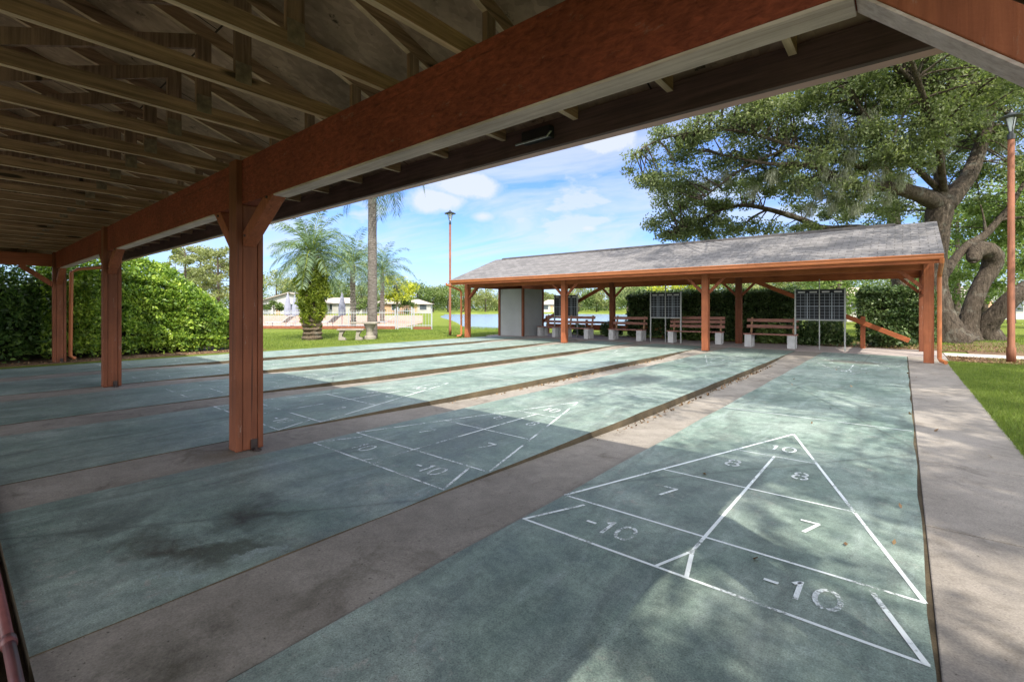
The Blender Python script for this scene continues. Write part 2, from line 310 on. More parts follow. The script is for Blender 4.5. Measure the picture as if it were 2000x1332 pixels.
M['pole_wood'] = wood('lamp_pole_stain', (.11,.042,.022), (.24,.088,.045), 'z', .7, .7)
M['plate'] = plain('gusset_metal', (.22,.17,.13), .6, .4, .35, 25, .4)
M['pipe'] = plain('pipe_paint', (.14,.05,.048), .4, .5, .3, 12)
M['table_c'] = concrete_material('garden_concrete', (.20,.18,.15), (.34,.31,.26), .6)
# ---------------------------------------------------------------- ground
SX = [(-1.76,.085),(-4.26,-2.43),(-6.80,-4.94),(-9.30,-7.47),(-11.80,-9.97),(-14.30,-12.47)]
Y0, Y1 = .20, 16.05
def sstep(x, a, b):
    t = np.clip((x-a)/(b-a), 0, 1); return t*t*(3-2*t)
def ground_h(X, Y):
    l = CY_*X + SY*Y; d = -SY*X + CY_*Y; d = np.where(np.abs(d) < .1, .1, d); u = l/d
    shore = 29.6 + 1.5*np.sin(u*9) + 1.5*sstep(-u, .02, .17)
    far = 131 + 9*np.sin(u*7+1)
    left = (u + .172 + .008*np.sin(d*.09))*d; right = (.50 - u)*d
    m = np.minimum(np.minimum(d-shore, far-d), np.minimum(left, right)); m = np.where(d > 0, m, -1)
    h = -1.3*sstep(m, 0, 7)
    h = h - .10*((X > -14.9)*(X < .9)*(Y > -4)*(Y < 18.9))          # under the slabs
    return h + 1.0*sstep(d, 150, 420)
def graded(lo, hi, near, n, c): 
    t = np.linspace(-1, 1, n); s = np.sinh(t*4.2)/np.sinh(4.2); return c + np.where(s < 0, s*(c-lo), s*(hi-c))
xs = np.unique(np.round(np.concatenate([graded(-900, 900, 0, 240, -12), np.arange(-60, 10, 1.0), [-14.95,-14.9,.86,.90]]), 3)); ys = np.unique(np.round(np.concatenate([graded(-500, 1100, 0, 240, 22), np.arange(0, 60, 1.0), [-4.05,-4.0,18.9,18.95]]), 3))
GX, GY = np.meshgrid(xs, ys, indexing='ij'); GZ = ground_h(GX, GY); nx, ny = GX.shape
mb = MB(); mb.v = list(zip(GX.ravel().tolist(), GY.ravel().tolist(), (GZ-.012).ravel().tolist()))
mb.f = [[i*ny+j, (i+1)*ny+j, (i+1)*ny+j+1, i*ny+j+1] for i in range(nx-1) for j in range(ny-1)]; mb.m = [0]*len(mb.f)
tag(mb.build('ground', M['lawn'], smooth=True), kind='structure')
mb = MB()
lp = [WU(u, d, -.42) for u, d in [(-.21,27),(.1,27),(.52,27),(.53,140),(-.05,150),(-.21,150)]]
mb.add(lp, [list(range(6))]); tag(mb.build('lake_water', M['water']), kind='structure')
# floor slab the shelters stand on, in the alleys: recessed gutters that deepen towards mid length
def gut(y): return -.004 - .085*float(sstep(np.array(y), 1.6, 6.0)*(1-sstep(np.array(y), 11.5, 15.2)))
def strip(mb, x0, x1, ys_, zf, mi=0):
    for a, b in zip(ys_[:-1], ys_[1:]): mb.quad((x0,a,zf(a)),(x1,a,zf(a)),(x1,b,zf(b)),(x0,b,zf(b)), mi)
yy = [Y0-.0]+[.6+i*.5 for i in range(31)]+[Y1]
mb = MB()
for i in range(5): strip(mb, SX[i+1][1]+.004, SX[i][0]-.004, yy, gut)
tag(mb.build('alley_floor', M['alley']), kind='structure')
mb = MB(); mb.box(-14.88, .86, Y1+.012, 18.75, -.12, .0); tag(mb.build('pavement', M['slab']), kind='structure')
mb = MB(); mb.box(-15.6, 1.3, -3.9, .118, -.12, .001); tag(mb.build('shelter_floor', M['alley']), kind='structure')
mb = MB(); mb.box(-14.9, .9, .1, 16.0, -.14, -.10); tag(mb.build('foundation', M['curb']), kind='structure')
mb = MB()
y = -4.0
while y < 15.0:
    mb.box(.102, .80, y, min(y+1.52, 15.4), -.12, -.002); y += 1.53
mb.box(.102,.86, 15.41, Y1, -.12,-.004)
fl = MB(); fl.box(.07,.101,Y0,15.4,-.09,-.010); tag(fl.build('path_joint', M['curb']), kind='structure')
tag(mb.build('path', M['path'], bevel=.006), kind='structure')
mb = MB(); mb.box(.87, 9, 16.9, 17.9, -.1, .012); mb.box(9.0, 22, 17.0, 17.9, -.1, .011); tag(mb.build('side_path', M['pale_conc'], bevel=.01), kind='structure')
# courts with their painted markings
def stroke(mb, pts, w, z, closed=False):
    n = len(pts); 
    for i in range(n if closed else n-1):
        a = Vector((*pts[i],0)); b = Vector((*pts[(i+1)%n],0)); t = (b-a).normalized(); p = Vector((-t.y,t.x,0))*w/2; e = t*w*.12
        mb.quad(*[(q.x,q.y,z) for q in (a-p-e, b-p+e, b+p+e, a+p-e)])
def ring(cx, cy, rx, ry, a0, a1, n=7): return [(cx+rx*math.cos(math.radians(a0+(a1-a0)*i/n)), cy+ry*math.sin(math.radians(a0+(a1-a0)*i/n))) for i in range(n+1)]
def digits(mb, s, cx, cy, h, z, flip):
    w = h*.56; adv = h*.66; tot = adv*(len(s)-1); sw = h*.125
    for k, ch in enumerate(s):
        ox = -tot/2 + k*adv; parts = []
        if ch == '7': parts = [[(-w/2,h/2),(w/2,h/2)],[(w/2-.004,h/2-.004),(-w*.12,-h/2)]]
        elif ch == '1': parts = [[(0,h/2),(0,-h/2)],[(-w*.28,h*.28),(-w*.02,h*.46)]]
        elif ch == '-': parts = [[(-w*.3,0),(w*.3,0)]]
        elif ch == '0': parts = [ring(0,0,w/2,h/2,100,260),ring(0,0,w/2,h/2,-80,80)]
        elif ch == '8': parts = [ring(0,h*.25,w*.40,h*.23,105,255),ring(0,h*.25,w*.40,h*.23,-75,75),ring(0,-h*.25,w*.48,h*.26,105,255),ring(0,-h*.25,w*.48,h*.26,-75,75)]
        for p in parts: stroke(mb, [(cx+flip*(x+ox), cy+flip*yv) for x, yv in p], sw, z)
def court(i, x0, x1):
    mb = MB(); w = x1-x0; cx = (x0+x1)/2
    # one solid slab: painted top, bare stained sides, slightly wavy right edge
    n = 40; ysl = [Y0+(Y1-Y0)*k/n for k in range(n+1)]
    xr = [x1+.006*math.sin(k*1.7+i)+random.uniform(-.004,.004) for k in range(n+1)]; xl = [x0+.006*math.sin(k*1.3+2*i) for k in range(n+1)]
    zt = .001
    for k in range(n):
        a, b = ysl[k], ysl[k+1]
        mb.quad((xl[k],a,zt),(xr[k],a,zt),(xr[k+1],b,zt),(xl[k+1],b,zt),0)
        mb.quad((xr[k],a,zt),(xr[k],a,-.11),(xr[k+1],b,-.11),(xr[k+1],b,zt),1)
        mb.quad((xl[k],a,-.11),(xl[k],a,zt),(xl[k+1],b,zt),(xl[k+1],b,-.11),1)
    mb.quad((xl[0],Y0,-.11),(xr[0],Y0,-.11),(xr[0],Y0,zt),(xl[0],Y0,zt),1); mb.quad((xl[-1],Y1,zt),(xr[-1],Y1,zt),(xr[-1],Y1,-.11),(xl[-1],Y1,-.11),1)
    c = mb.build('court', [M['court'], M['curb']]); tag(c, kind='structure')
    for end in (0, 1):
        f = 1 if end == 0 else -1; base = 2.215 if end == 0 else 14.04
        def P(x, y): return (cx+f*x, base+f*y)
        lines = MB(); z = .0030; h = w/2-.012; lw = .0175
        stroke(lines, [P(-h,0),P(h,0)], lw, z); z += .0003
        stroke(lines, [P(-h,.457),P(h,.457)], lw, z); z += .0003
        def at(y): return (3.2-y)/(3.2-.457)*h
        stroke(lines, [P(-at(1.372),1.372),P(at(1.372),1.372)], lw*.85, z); stroke(lines, [P(-at(2.286),2.286),P(at(2.286),2.286)], lw*.7, z); z += .0003
        stroke(lines, [P(-h,.457),P(0,3.2),P(h,.457)], lw*1.15, z); z += .0003
        stroke(lines, [P(-h*.99,0),P(-h*.80,.40)], lw*1.1, z); stroke(lines, [P(h*.99,.0),P(h*.80,.42)], lw*1.3, z)
        stroke(lines, [P(0,.27),P(0,2.286)], lw*1.1, z); stroke(lines, [P(0,.26),P(-.09,.0)], lw, z); stroke(lines, [P(0,.26),P(.06,.0)], lw*1.2, z); z += .0003
        stroke(lines, [P(-h,4.10),P(h,4.10)], lw*.7, z)
        lm = M['line'] if (i == 0 and end == 0) else (M['line2'] if end == 0 and i < 3 else M['line3'])
        lines.build('line_marking', lm, c)
        nm = MB(); z = .0055
        for t_, x_, y_ in (('-10',-.46,.215),('-10',.48,.215),('7',-.41,.95),('7',.42,.95),('8',-.22,1.88),('8',.25,1.88),('10',.01,2.57)): digits(nm, t_, *P(x_,y_), .165, z, f)
        nm.build('number_marking', lm if i else M['line1b'], c)
for i, (a, b) in enumerate(SX): court(i, a, b)
mb = MB(); mb.tube([(-15,.150,.035),(-9,.152,.034),(-2.55,.155,.034)], .018, 12); mb.tube([(-2.549,.155,.034),(-2.50,.155,.034)], .023, 12); mb.tube([(-2.499,.155,.034),(-1.9,.156,.034)], .018, 12)
tag(mb.build('pipe', M['pipe'], smooth=True), 'dull red painted pipe lying on the floor along the near ends of the courts', 'pipe')
# ---------------------------------------------------------------- near shelter
NS = empty('open_shelter', (-7.2,-.05,0), 'dark roof structure of the near shelter overhead, open trusses on red posts and beam', 'shelter')
BZ0, BZ1 = 2.17, 2.56; YR = -.05
def zc(y): return 2.85+.337*(1.92-(YR+abs(y-YR)))      # underside of top chords
def shelter_post(x, yf, parent, side=1, m=M['post'], zt=2.56, w=.158, dep=.23, bolts=True):
    mb = MB(); x0, x1 = x-w/2, x+w/2; s = side
    mb.box(x0, x1, min(yf, yf+s*.055), max(yf, yf+s*.055), 0, zt-.004)
    mb.box(x0+.006, x1-.006, min(yf+s*.058, yf+s*(dep-.05)), max(yf+s*.058, yf+s*(dep-.05)), 0, BZ0-.002)
    mb.box(x0+.002, x1-.001, min(yf+s*(dep-.047), yf+s*dep), max(yf+s*(dep-.047), yf+s*dep), 0, BZ0+.06)
    p = mb.build('post', m, parent, world=True, bevel=.006)
    if bolts:
        for sd, o_ in ((-1,0.0),(1,.09)):
            xx = x0 if sd < 0 else x1; yl = min(yf+.02*s, yf+.10*s)+.01+o_*(1 if s > 0 else 0)
            b = MB(); b.box(*sorted((xx+sd*.002, xx+sd*.095)), yl, yl+.055, .0, .012); b.box(*sorted((xx+sd*.002, xx+sd*.010)), yl, yl+.055, .0121, .17 if sd < 0 else .09)
            b.lathe([(.012,.0122),(.012,.034),(.006,.035),(.006,.055)], (xx+sd*.06,yl+.027,0), 6); b.build('base_bracket', M['iron'], p)
        for z in (.98, 1.13):
            b = MB(); b.box(x0-.014, x0-.002, yf-.01, yf+.06, z, z+.018); b.build('iron_strap', M['iron'], p)
    return p
PX = [-15.20,-9.85,-4.548,.50]
for x in PX: shelter_post(x, 1.63, NS)
for x in PX: shelter_post(x, -1.73, NS, -1)
for yb, s in ((1.68,1),(-1.90,1)):
    for a, b in zip(PX[:-1], PX[1:]):
        mb = MB(); mb.box(a+.001, b-.001, yb, yb+.118, BZ0, BZ1); mb.build('beam', M['beam_x'], NS, world=True, bevel=.005)
    mb = MB(); mb.box(PX[3]+.001, .96, yb, yb+.118, BZ0+.0, BZ1); mb.build('beam', M['beam_x'], NS, world=True, bevel=.005)
    for a, b in zip(PX[:-1], PX[1:]):
        mb = MB(); mb.box(a+.69, b-.61, yb+.002, yb+.116, BZ0-.014, BZ0-.001); mb.build('beam_trim', M['pale_trim'], NS, world=True)
for yb in (1.68,-1.90):                      # knee braces
    for x in PX:
        for s in (-1, 1):
            if (s < 0 and x < -14) : continue
            xa = x+s*.08; hx, hz = (.60,.37) if s > 0 else (.52,.50)
            a = Vector((xa, 0, BZ0-hz)); b = Vector((xa+s*hx, 0, BZ0)); t = (b-a).normalized(); nrm = Vector((-t.z*1, 0, t.x)) if s > 0 else Vector((t.z,0,-t.x))
            if nrm.z < 0: nrm = -nrm
            th = .105; k = th/abs(t.z); k2 = th/abs(t.x)
            poly = [(a.x,a.z),(b.x,b.z),(b.x-s*k,b.z),(a.x,a.z+k2)]
            mb = MB(); mb.prism(poly, 1, yb+.004, yb+.114); p = mb.build('brace', M['brace'], NS, world=True, bevel=.004)
            off = -nrm*.008; mb = MB()
            mb.prism([(a.x+off.x,a.z+off.z),(b.x+off.x,b.z+off.z-.001),(b.x-nrm.x*.0005,b.z-nrm.z*.0005),(a.x-nrm.x*.0005,a.z-nrm.z*.0005)], 1, yb+.007, yb+.111)
            if x > 0 and s < 0: mb.build('brace_trim', M['pale_trim'], p)
            for q_ in (a+t*.09+nrm*.05, b-t*.10+nrm*.05):
                bl = MB(); bl.tube([(q_.x, yb+.0039, q_.z),(q_.x, yb-.006, q_.z)], [.013,.010], 8); bl.build('bolt', M['iron'], p)
# end beam on the far left with its brace
mb = MB(); mb.box(-15.27,-15.13,-1.66,1.625,2.22,2.50); mb.build('end_beam', M['beam_y'], NS, world=True, bevel=.005)
mb = MB(); mb.bar((-15.20,1.64,1.80),(-15.20,1.10,2.23),.10,.10,(0,1,1)); mb.build('brace', M['brace'], NS, world=True, bevel=.004)
# trusses
tx = -1.09; TX = []
x = tx+.655*3
while x > -15.75:
    if x < .97: TX.append(x)
    x -= .655
for k, x in enumerate(TX):
    x += random.uniform(-.012,.012); mb = MB(); q = .019
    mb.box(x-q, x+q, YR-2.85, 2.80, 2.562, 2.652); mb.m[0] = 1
    t = mb.build('truss', [M['truss'], M['truss_lit_underside']], NS, world=True)
    mb = MB()
    for s in (1,-1):
        ya, yb = YR, YR+s*2.83; za, zb = zc(ya), zc(yb)
        mb.prism([(ya,za),(yb,zb),(yb,zb+.097),(ya,za+.097)], 0, x-q+.001, x+q-.001)
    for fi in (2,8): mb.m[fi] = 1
    mb.build('top_chord', [M['truss'], M['truss_lit_underside']], t)
    for s in (1,-1):
        v = YR+s*1.20; mb = MB(); mb.box(x-q+.002, x+q-.002, v-.045, v+.045, 2.60, zc(v)+.02); mb.build('web', M['web'], t)
        mb = MB(); mb.bar((x, v-s*.04, zc(v)-.03),(x, YR+s*.12, 2.66), .032, .088, (0,0,1)); mb.build('web', M['web'], t)
        mb = MB(); v2 = YR+s*1.96; mb.box(x-q+.002, x+q-.002, v2-.035, v2+.035, 2.653, zc(v2)+.01); mb.build('web', M['web'], t)
        mb = MB(); mb.box(x+q, x+q+.0016, v-.045, v+.045, 2.60, 2.72); mb.build('gusset_plate', M['plate'], t)
    mb = MB(); mb.box(x-q+.003, x+q-.003, YR-.045, YR+.045, 2.60, zc(YR)); mb.build('web', M['web'], t)
# deck, shingles, fascia, gutter
XL, XR = -15.80, 1.02; YE = 2.83
mb = MB()
for s in (1,-1):
    y1 = YR+s*2.90; z0, z1 = zc(YR)+.099, zc(y1)+.099
    mb.prism([(YR,z0),(y1,z1),(y1,z1+.014),(YR,z0+.014)], 0, XL, XR)
mb.build('roof_deck', M['osb'], NS, world=True)
mb = MB()
for s in (1,-1):
    y1 = YR+s*2.99; z0, z1 = zc(YR)+.116, zc(y1)+.116
    mb.prism([(YR,z0),(y1,z1),(y1,z1+.02),(YR,z0+.02)], 0, XL-.02, XR+.02)
mb.build('shingle_roof', M['shingle'], NS, world=True)
for s in (1,-1):
    ya, yb = sorted((YR+s*2.86, YR+s*2.90))
    mb = MB(); mb.box(XL, XR, ya, yb, 2.425, 2.618); mb.build('fascia', M['fascia_in'], NS, world=True, bevel=.003)
    ya, yb = sorted((YR+s*2.902, YR+s*3.0)); mb = MB(); mb.box(XL, XR, ya, yb, 2.435, 2.575); mb.build('gutter', M['gutter_n'], NS, world=True, bevel=.004)
for x in (XL, XR-.03):
    mb = MB()
    for s in (1,-1):
        y1 = YR+s*2.89; z0, z1 = zc(YR)-.06, zc(y1)-.06; mb.prism([(YR,z0),(y1,z1),(y1,z1+.155),(YR,z0+.155)], 0, x, x+.03)
    mb.build('rake_board', M['fascia_in'], NS, world=True)
mb = MB(); mb.tube([(-15.38,2.9,2.43),(-15.38,2.88,2.34),(-15.38,2.1,2.20),(-15.38,1.98,2.12),(-15.38,1.96,.12),(-15.38,2.05,.04)], .04, 8); mb.build('downspout', M['gutter'], NS, world=True, bevel=0)
for x in (-15.42, .80):
    mb = MB(); mb.prism([(YR-2.80,2.505),(YR+2.80,2.505),(YR+2.80,2.60),(YR,zc(YR)+.09),(YR-2.80,2.60)], 0, x, x+.012); mb.build('gable_panel', M['osb'], NS, world=True)
# small metal fixture hung on the inside of the fascia
mb = MB(); mb.box(-2.18,-1.93,2.74,2.805,2.475,2.56); o = mb.build('fixture', M['black'], NS, world=True, bevel=.004)
mb = MB(); mb.tube([(-2.20,2.73,2.475),(-2.20,2.70,2.46),(-1.92,2.70,2.46),(-1.90,2.72,2.50)], .007, 8); mb.build('handle', M['steel'], o)
# ---------------------------------------------------------------- far shelter
FS = empty('open_shelter', (-7,16.35,0), 'open shelter with grey shingled roof and orange posts at the far end of the courts', 'shelter')
FX = [-14.50,-9.52,-4.52,.46]; FY, BY, RY = 14.40, 18.10, 16.38
def fpost(x, y, m=M['post2'], w=.185):
    mb = MB(); mb.box(x-w/2, x+w/2, y, y+.055, 0, 2.50 if y < 16 else 2.4); mb.box(x-w/2+.01, x+w/2-.01, y+.057, y+.22, 0, 2.14); return mb.build('post', m, FS, world=True, bevel=.008)
for x in FX: fpost(x, FY)
for x in FX: fpost(x, BY, M['post'], .20)
for yb in (FY+.06, BY+.06):
    for a, b in zip(FX[:-1], FX[1:]):
        mb = MB(); mb.box(a+.001, b-.001, yb, yb+.12, 2.14, 2.47); mb.build('beam', M['beam_far'], FS, world=True, bevel=.005)
    for x in FX:
        for s in (-1, 1):
            if (x > 0 and s > 0) or (x < -14 and s < 0): continue
            mb = MB(); mb.bar((x+s*.09, yb+.06, 1.72),(x+s*.54, yb+.06, 2.17), .07, .08, (0,0,1)); mb.build('brace', M['brace'], FS, world=True, bevel=.004)
for x in (FX[0], FX[3]):
    mb = MB(); mb.box(x-.06, x+.06, FY+.225, BY-.002, 2.14, 2.40); mb.build('end_beam', M['beam_y'], FS, world=True, bevel=.005)
    for y, s in ((FY+.22,1),(BY,-1)):
        mb = MB(); mb.bar((x, y, 1.70),(x, y+s*.5, 2.16), .09, .10, (0,1,0) if 0 else (0,0,1)); mb.build('brace', M['brace'], FS, world=True, bevel=.004)
fz = lambda y: 3.50-.372*abs(y-RY)
FXL, FXR = -14.50, .66
for s in (1,-1):
    y1 = RY+s*2.86; mb = MB(); z0, z1 = fz(RY)-.05, fz(y1)-.05; mb.prism([(RY,z0),(y1,z1),(y1,z1+.02),(RY,z0+.02)], 0, FXL+.02, FXR-.02); mb.build('roof_deck', M['osb'], FS, world=True)
    y1 = RY+s*2.93; mb = MB(); z0, z1 = fz(RY)-.028, fz(y1)-.028; mb.prism([(RY,z0),(y1,z1),(y1,z1+.028),(RY,z0+.028)], 0, FXL-.03, FXR+.02); mb.build('shingle_roof', M['shingle'], FS, world=True)
    ya, yb = sorted((RY+s*2.80, RY+s*2.84)); mb = MB(); mb.box(FXL, FXR-.02, ya, yb, 2.22, 2.41); mb.build('fascia', M['beam_far'], FS, world=True, bevel=.004)
    y0 = RY+s*2.842
    prof = [(y0,2.30),(y0+s*.06,2.30),(y0+s*.075,2.33),(y0+s*.075,2.365),(y0+s*.10,2.395),(y0+s*.10,2.415),(y0,2.415)]
    mb = MB(); mb.prism(prof if s < 0 else prof[::-1], 0, FXL-.02, FXR+.01); mb.build('gutter', M['gutter'], FS, world=True)
mb = MB()
mb.prism([(RY-.16,fz(RY-.16)+.004),(RY+.16,fz(RY+.16)+.004),(RY+.13,fz(RY)+.01),(RY,fz(RY)+.045),(RY-.13,fz(RY)+.01)], 0, FXL+.45, -.15); mb.build('ridge_vent', M['vent'], FS, world=True)
for x in (FXL, FXR-.045):
    mb = MB()
    for s in (1,-1):
        y1 = RY+s*2.84; z0, z1 = fz(RY)-.20, fz(y1)-.17; mb.prism([(RY,z0),(y1,z1),(y1,z1+.135),(RY,z0+.165)], 0, x, x+.03)
    mb.build('rake_board', M['beam_far'], FS, world=True)
mb = MB()
x = FXL+.5
while x < FXR-.2:
    mb.box(x-.019, x+.019, RY-2.36, RY+2.36, 2.472, 2.55)
    for s in (1,-1):
        y1 = RY+s*2.78; mb.prism([(RY,fz(RY)-.15),(y1,fz(y1)-.15),(y1,fz(y1)-.055),(RY,fz(RY)-.055)], 0, x-.018, x+.018)
    t = mb.build('truss', M['truss'], FS, world=True); mb = MB(); x += .61
for x, s in ((-14.74,-1),(.64,1)):
    pts = [(x,RY-2.90,2.31),(x,RY-2.88,2.24),(x,FY-.14,2.04),(x,FY-.05,1.96),(x,FY-.045,.13),(x+.02*s,FY-.07,.08),(x+.10*s,FY-.22,.05)]
    mb = MB(); mb.tube(pts, .042, 8); mb.build('downspout', M['gutter'], FS, world=True)
for a, b in (((-4.0,BY+.11,2.20),(.15,BY+.11,.30)),((-9.9,BY+.11,2.20),(-13.2,BY+.11,.62))):
    mb = MB(); mb.bar(a, b, .09, .14, (0,0,1)); mb.build('diagonal_brace', M['beam_far'], FS, world=True, bevel=.004)
mb = MB(); mb.box(-1.02,-.90, BY+.20, BY+.32, 0, 1.0); mb.build('short_post', M['post2'], FS, world=True, bevel=.004)
# storage closet built into the far left corner
CL = empty('storage_closet', (-13.4,17.2,0), 'tall grey panelled storage closet at the left end under the far shelter roof', 'closet')
mb = MB(); mb.box(-14.45,-13.05,16.55,18.05,.005,2.13); mb.build('wall', M['closet_a'], CL, world=True)
for x, y in ((-14.50,16.50),(-13.12,16.50),(-13.12,17.99),(-14.50,17.99)):
    mb = MB(); mb.box(x, x+.10, y, y+.10, 0, 2.139); mb.build('corner_trim', M['post'], CL, world=True, bevel=.003)
# ---------------------------------------------------------------- benches
def bench(L, label, x, y, rz=0, wide=False):
    r = empty('bench', (x,y,0), label, 'bench', 'benches under the far shelter', rz)
    for sx in (-1, 1):
        for sy in ((-.10,.16)):
            mb = MB(); bx = sx*(L/2-.14); mb.box(bx-.10, bx+.10, sy-.10, sy+.10, 0, .40); mb.build('concrete_block', M['block'], r, bevel=.008)
    for k in range(3): mb = MB(); mb.box(-L/2, L/2, -.20+k*.15, -.20+k*.15+.125, .402, .438); mb.build('seat_slat', M['bench'], r, bevel=.004)
    for sx in (-1, 1):
        mb = MB(); bx = sx*(L/2-.14); mb.bar((bx,.27,.44),(bx,.40,.95), .05, .07, (0,1,0)); mb.build('back_support', M['bench_y'], r, bevel=.003)
    for k, z in enumerate((.60,.76,.90) if wide else (.66,.86)):
        mb = MB(); yy_ = .27+(z-.44)*.255-.05; mb.bar((-L/2,yy_,z),(L/2,yy_,z), .03, .105, (0,.25,1)); mb.build('back_slat', M['bench'], r, bevel=.004)
    return r
bench(1.5, 'slatted bench on concrete blocks beside the rightmost scoreboard', -3.28, 16.95)
bench(1.9, 'widest slatted bench, partly behind the second orange front post from the right', -5.75, 17.25, .10, True)
bench(1.45, 'slatted bench on blocks just right of the second back post from the left', -8.35, 17.15)
bench(1.35, 'slatted bench behind the second front post from the left, under the leftmost scoreboard', -10.55, 17.05)
bench(1.3, 'slatted bench nearest the grey storage closet', -12.15, 17.30, -.25)
def scoreboard(x, y, label, w=1.22):
    r = empty('scoreboard', (x,y,0), label, 'scoreboard', 'scoreboards under the far shelter')
    for k, sx in enumerate((-1,1)):
        mb = MB(); a, b = (-.5*w, -.012) if sx < 0 else (.012, .5*w); mb.box(a, b, -.015, .015, .92, 1.80); p = mb.build('board_panel', M['board'], r)
        g = MB(); n = 5
        for i in range(1, n): xx = a+(b-a)*i/n; g.box(xx-.004, xx+.004, -.0185, -.0155, .93, 1.70)
        for j in range(0, 9): zz = .95+j*.092; g.box(a+.004, b-.004, -.0205, -.0188, zz-.003, zz+.003)
        g.box((a+b)/2-.012,(a+b)/2+.012,-.0235,-.0208,.93,1.72); g.box(a+.01,b-.01,-.0235,-.0208,1.305,1.325)
        g.build('grid_lines', M['gridw'], p)
        
        for c0, c1 in ((a+.05,a+.24),(b-.24,b-.05)): g = MB(); g.box(c0,c1,-.021,-.0155,1.725,1.765); g.build('name_strip', M['block'], p)
    for xx in (-w/2-.02, 0, w/2+.02):
        mb = MB(); mb.box(xx-.02+(.0 if xx else .008), xx+.02-(.0 if xx else .008), -.03, .03, 0, 1.86 if xx else 2.13); mb.build('leg', M['steel'], r)
    mb = MB(); mb.box(-w/2, w/2, -.028, .028, 1.802, 1.83); mb.build('top_rail', M['black'], r); mb = MB(); mb.box(-w/2, w/2, -.028, .028, .885, .918); mb.build('chalk_tray', M['steel'], r)
scoreboard(-1.93, 16.85, 'black scoreboard with white grid right of all the benches'); scoreboard(-6.75, 17.05, 'black scoreboard at the left end of the widest bench', 1.1); scoreboard(-11.45, 17.55, 'black scoreboard next to the grey closet, half hidden by an orange post', 1.15)
mb = MB(); 
R = empty('board_railing', (-11,19.6,0), 'low orange painted board railing behind the benches by the lake', 'railing')
for a, b in ((-13.9,-11.7),(-11.6,-9.3),(-9.2,-7.9)):
    mb = MB(); mb.box(a, b, 19.60, 19.63, .22, .48); mb.build('rail_board', M['post2'], R, world=True); mb = MB(); mb.box(a, b, 19.60, 19.63, .54, .64); mb.build('rail_board', M['post2'], R, world=True)
for x in (-13.9,-11.65,-9.25,-7.9): mb = MB(); mb.box(x-.05, x+.05, 19.64, 19.72, 0, .70); mb.build('rail_post', M['post'], R, world=True)
# ---------------------------------------------------------------- lamps
def lamp(x, y, h, r, label, s=1):
    o = empty('street_lamp', (x,y,0), label, 'lamp')
    mb = MB(); mb.lathe([(r*1.25,0),(r*1.25,.35),(r,.36),(r*.92,h)], n=14); mb.build('pole', M['pole_wood'], o, smooth=True)
    mb = MB(); mb.lathe([(r*1.05,h+.001),(r*1.05,h+.12),(r*.6,h+.13),(r*.6,h+.18)], n=14); mb.build('collar', M['black'], o)
    mb = MB()
    for k in range(4):
        a = k*math.pi/2+.4; mb.bar((.045*s*math.cos(a),.045*s*math.sin(a),h+.17),(.14*s*math.cos(a),.14*s*math.sin(a),h+.50), .014, .014)
    mb.lathe([(.26*s,h+.50),(.27*s,h+.515),(.16*s,h+.56),(.05*s,h+.62),(.02*s,h+.68)], n=16); mb.build('lantern_frame', M['black'], o)
    mb = MB(); mb.lathe([(.035*s,h+.181),(.11*s,h+.495)], n=8); mb.build('lantern_glass', M['lamp_glass'], o)
lamp(1.93, 15.75, 5.15, .066, 'lamp post with rust orange pole on the grass at the right edge', .78); lamp(-16.25, 15.1, 5.15, .052, 'thin lamp post on the lawn left of the far shelter', 1.0)
# ---------------------------------------------------------------- vegetation
def tube_path(pts, n=6):
    """smooth a few points into a curve"""
    P = [Vector(p) for p in pts]; out = []
    for i in range(len(P)-1):
        p0 = P[max(i-1,0)]; p1 = P[i]; p2 = P[i+1]; p3 = P[min(i+2,len(P)-1)]
        for k in range(n):
            t = k/n; out.append(.5*((2*p1)+(p2-p0)*t+(2*p0-5*p1+4*p2-p3)*t*t+(3*p1-p0-3*p2+p3)*t**3))
    return out+[P[-1]]
def taper(rs, n=6):
    out = []
    for a, b in zip(rs[:-1], rs[1:]): out += [a+(b-a)*k/n for k in range(n)]
    return out+[rs[-1]]
def crown(ells, per, sig, L, Wd, droop=.3, shell=.55):
    cs = []
    for c, r, n in ells:
        v = unit(n)*RNG.uniform(shell, 1, (n,1))**.7; cs.append(np.array(c)+v*np.array(r))
    C = np.vstack(cs); sg = RNG.uniform(.6,1.3,(len(C),1))*sig
    Pn = RNG.normal(size=(len(C),per,3)); Pn /= (np.linalg.norm(Pn,axis=2,keepdims=True)+1e-9); Pn *= RNG.uniform(0,1,(len(C),per,1))**.6
    P = C[:,None,:]+Pn*sg[:,None,:]*np.array([1.15,1.15,.7]); keep = RNG.random(len(C)*per) < .93
    return C, leaf_verts(P.reshape(-1,3)[keep], L, Wd, droop)
def limbs(mb, C, skel, r0=.05, r1=.012, n=5, frac=1.0):
    SK = np.array([list(p) for p in skel])
    for c in C:
        if random.random() > frac or np.min(np.linalg.norm(SK-c, axis=1)) > 3.2: continue
        d = np.linalg.norm(SK-c, axis=1); j = int(np.argmin(d+RNG.uniform(0,.8,len(d)))); a = Vector(SK[j]); b = Vector(c)
        m1 = a.lerp(b,.4)+Vector((random.uniform(-.2,.2),random.uniform(-.2,.2),random.uniform(-.1,.35)))*min(1,d[j]/2); 
        path = tube_path([a, m1, b], 3); mb.tube(path, [r0+(r1-r0)*i/(len(path)-1) for i in range(len(path))], n, cap=False)
def finish_tree(name, base, label, cat, group, trunk_mb, leafV, lm, bm, extra=()):
    o = empty(name, base, label, cat, group)
    trunk_mb.build('trunk', bm, o, world=True, smooth=True); np_mesh('crown', leafV, 4, lm, o, world=True)
    for nm, V, m in extra: np_mesh(nm, V, 4, m, o, world=True)
    return o
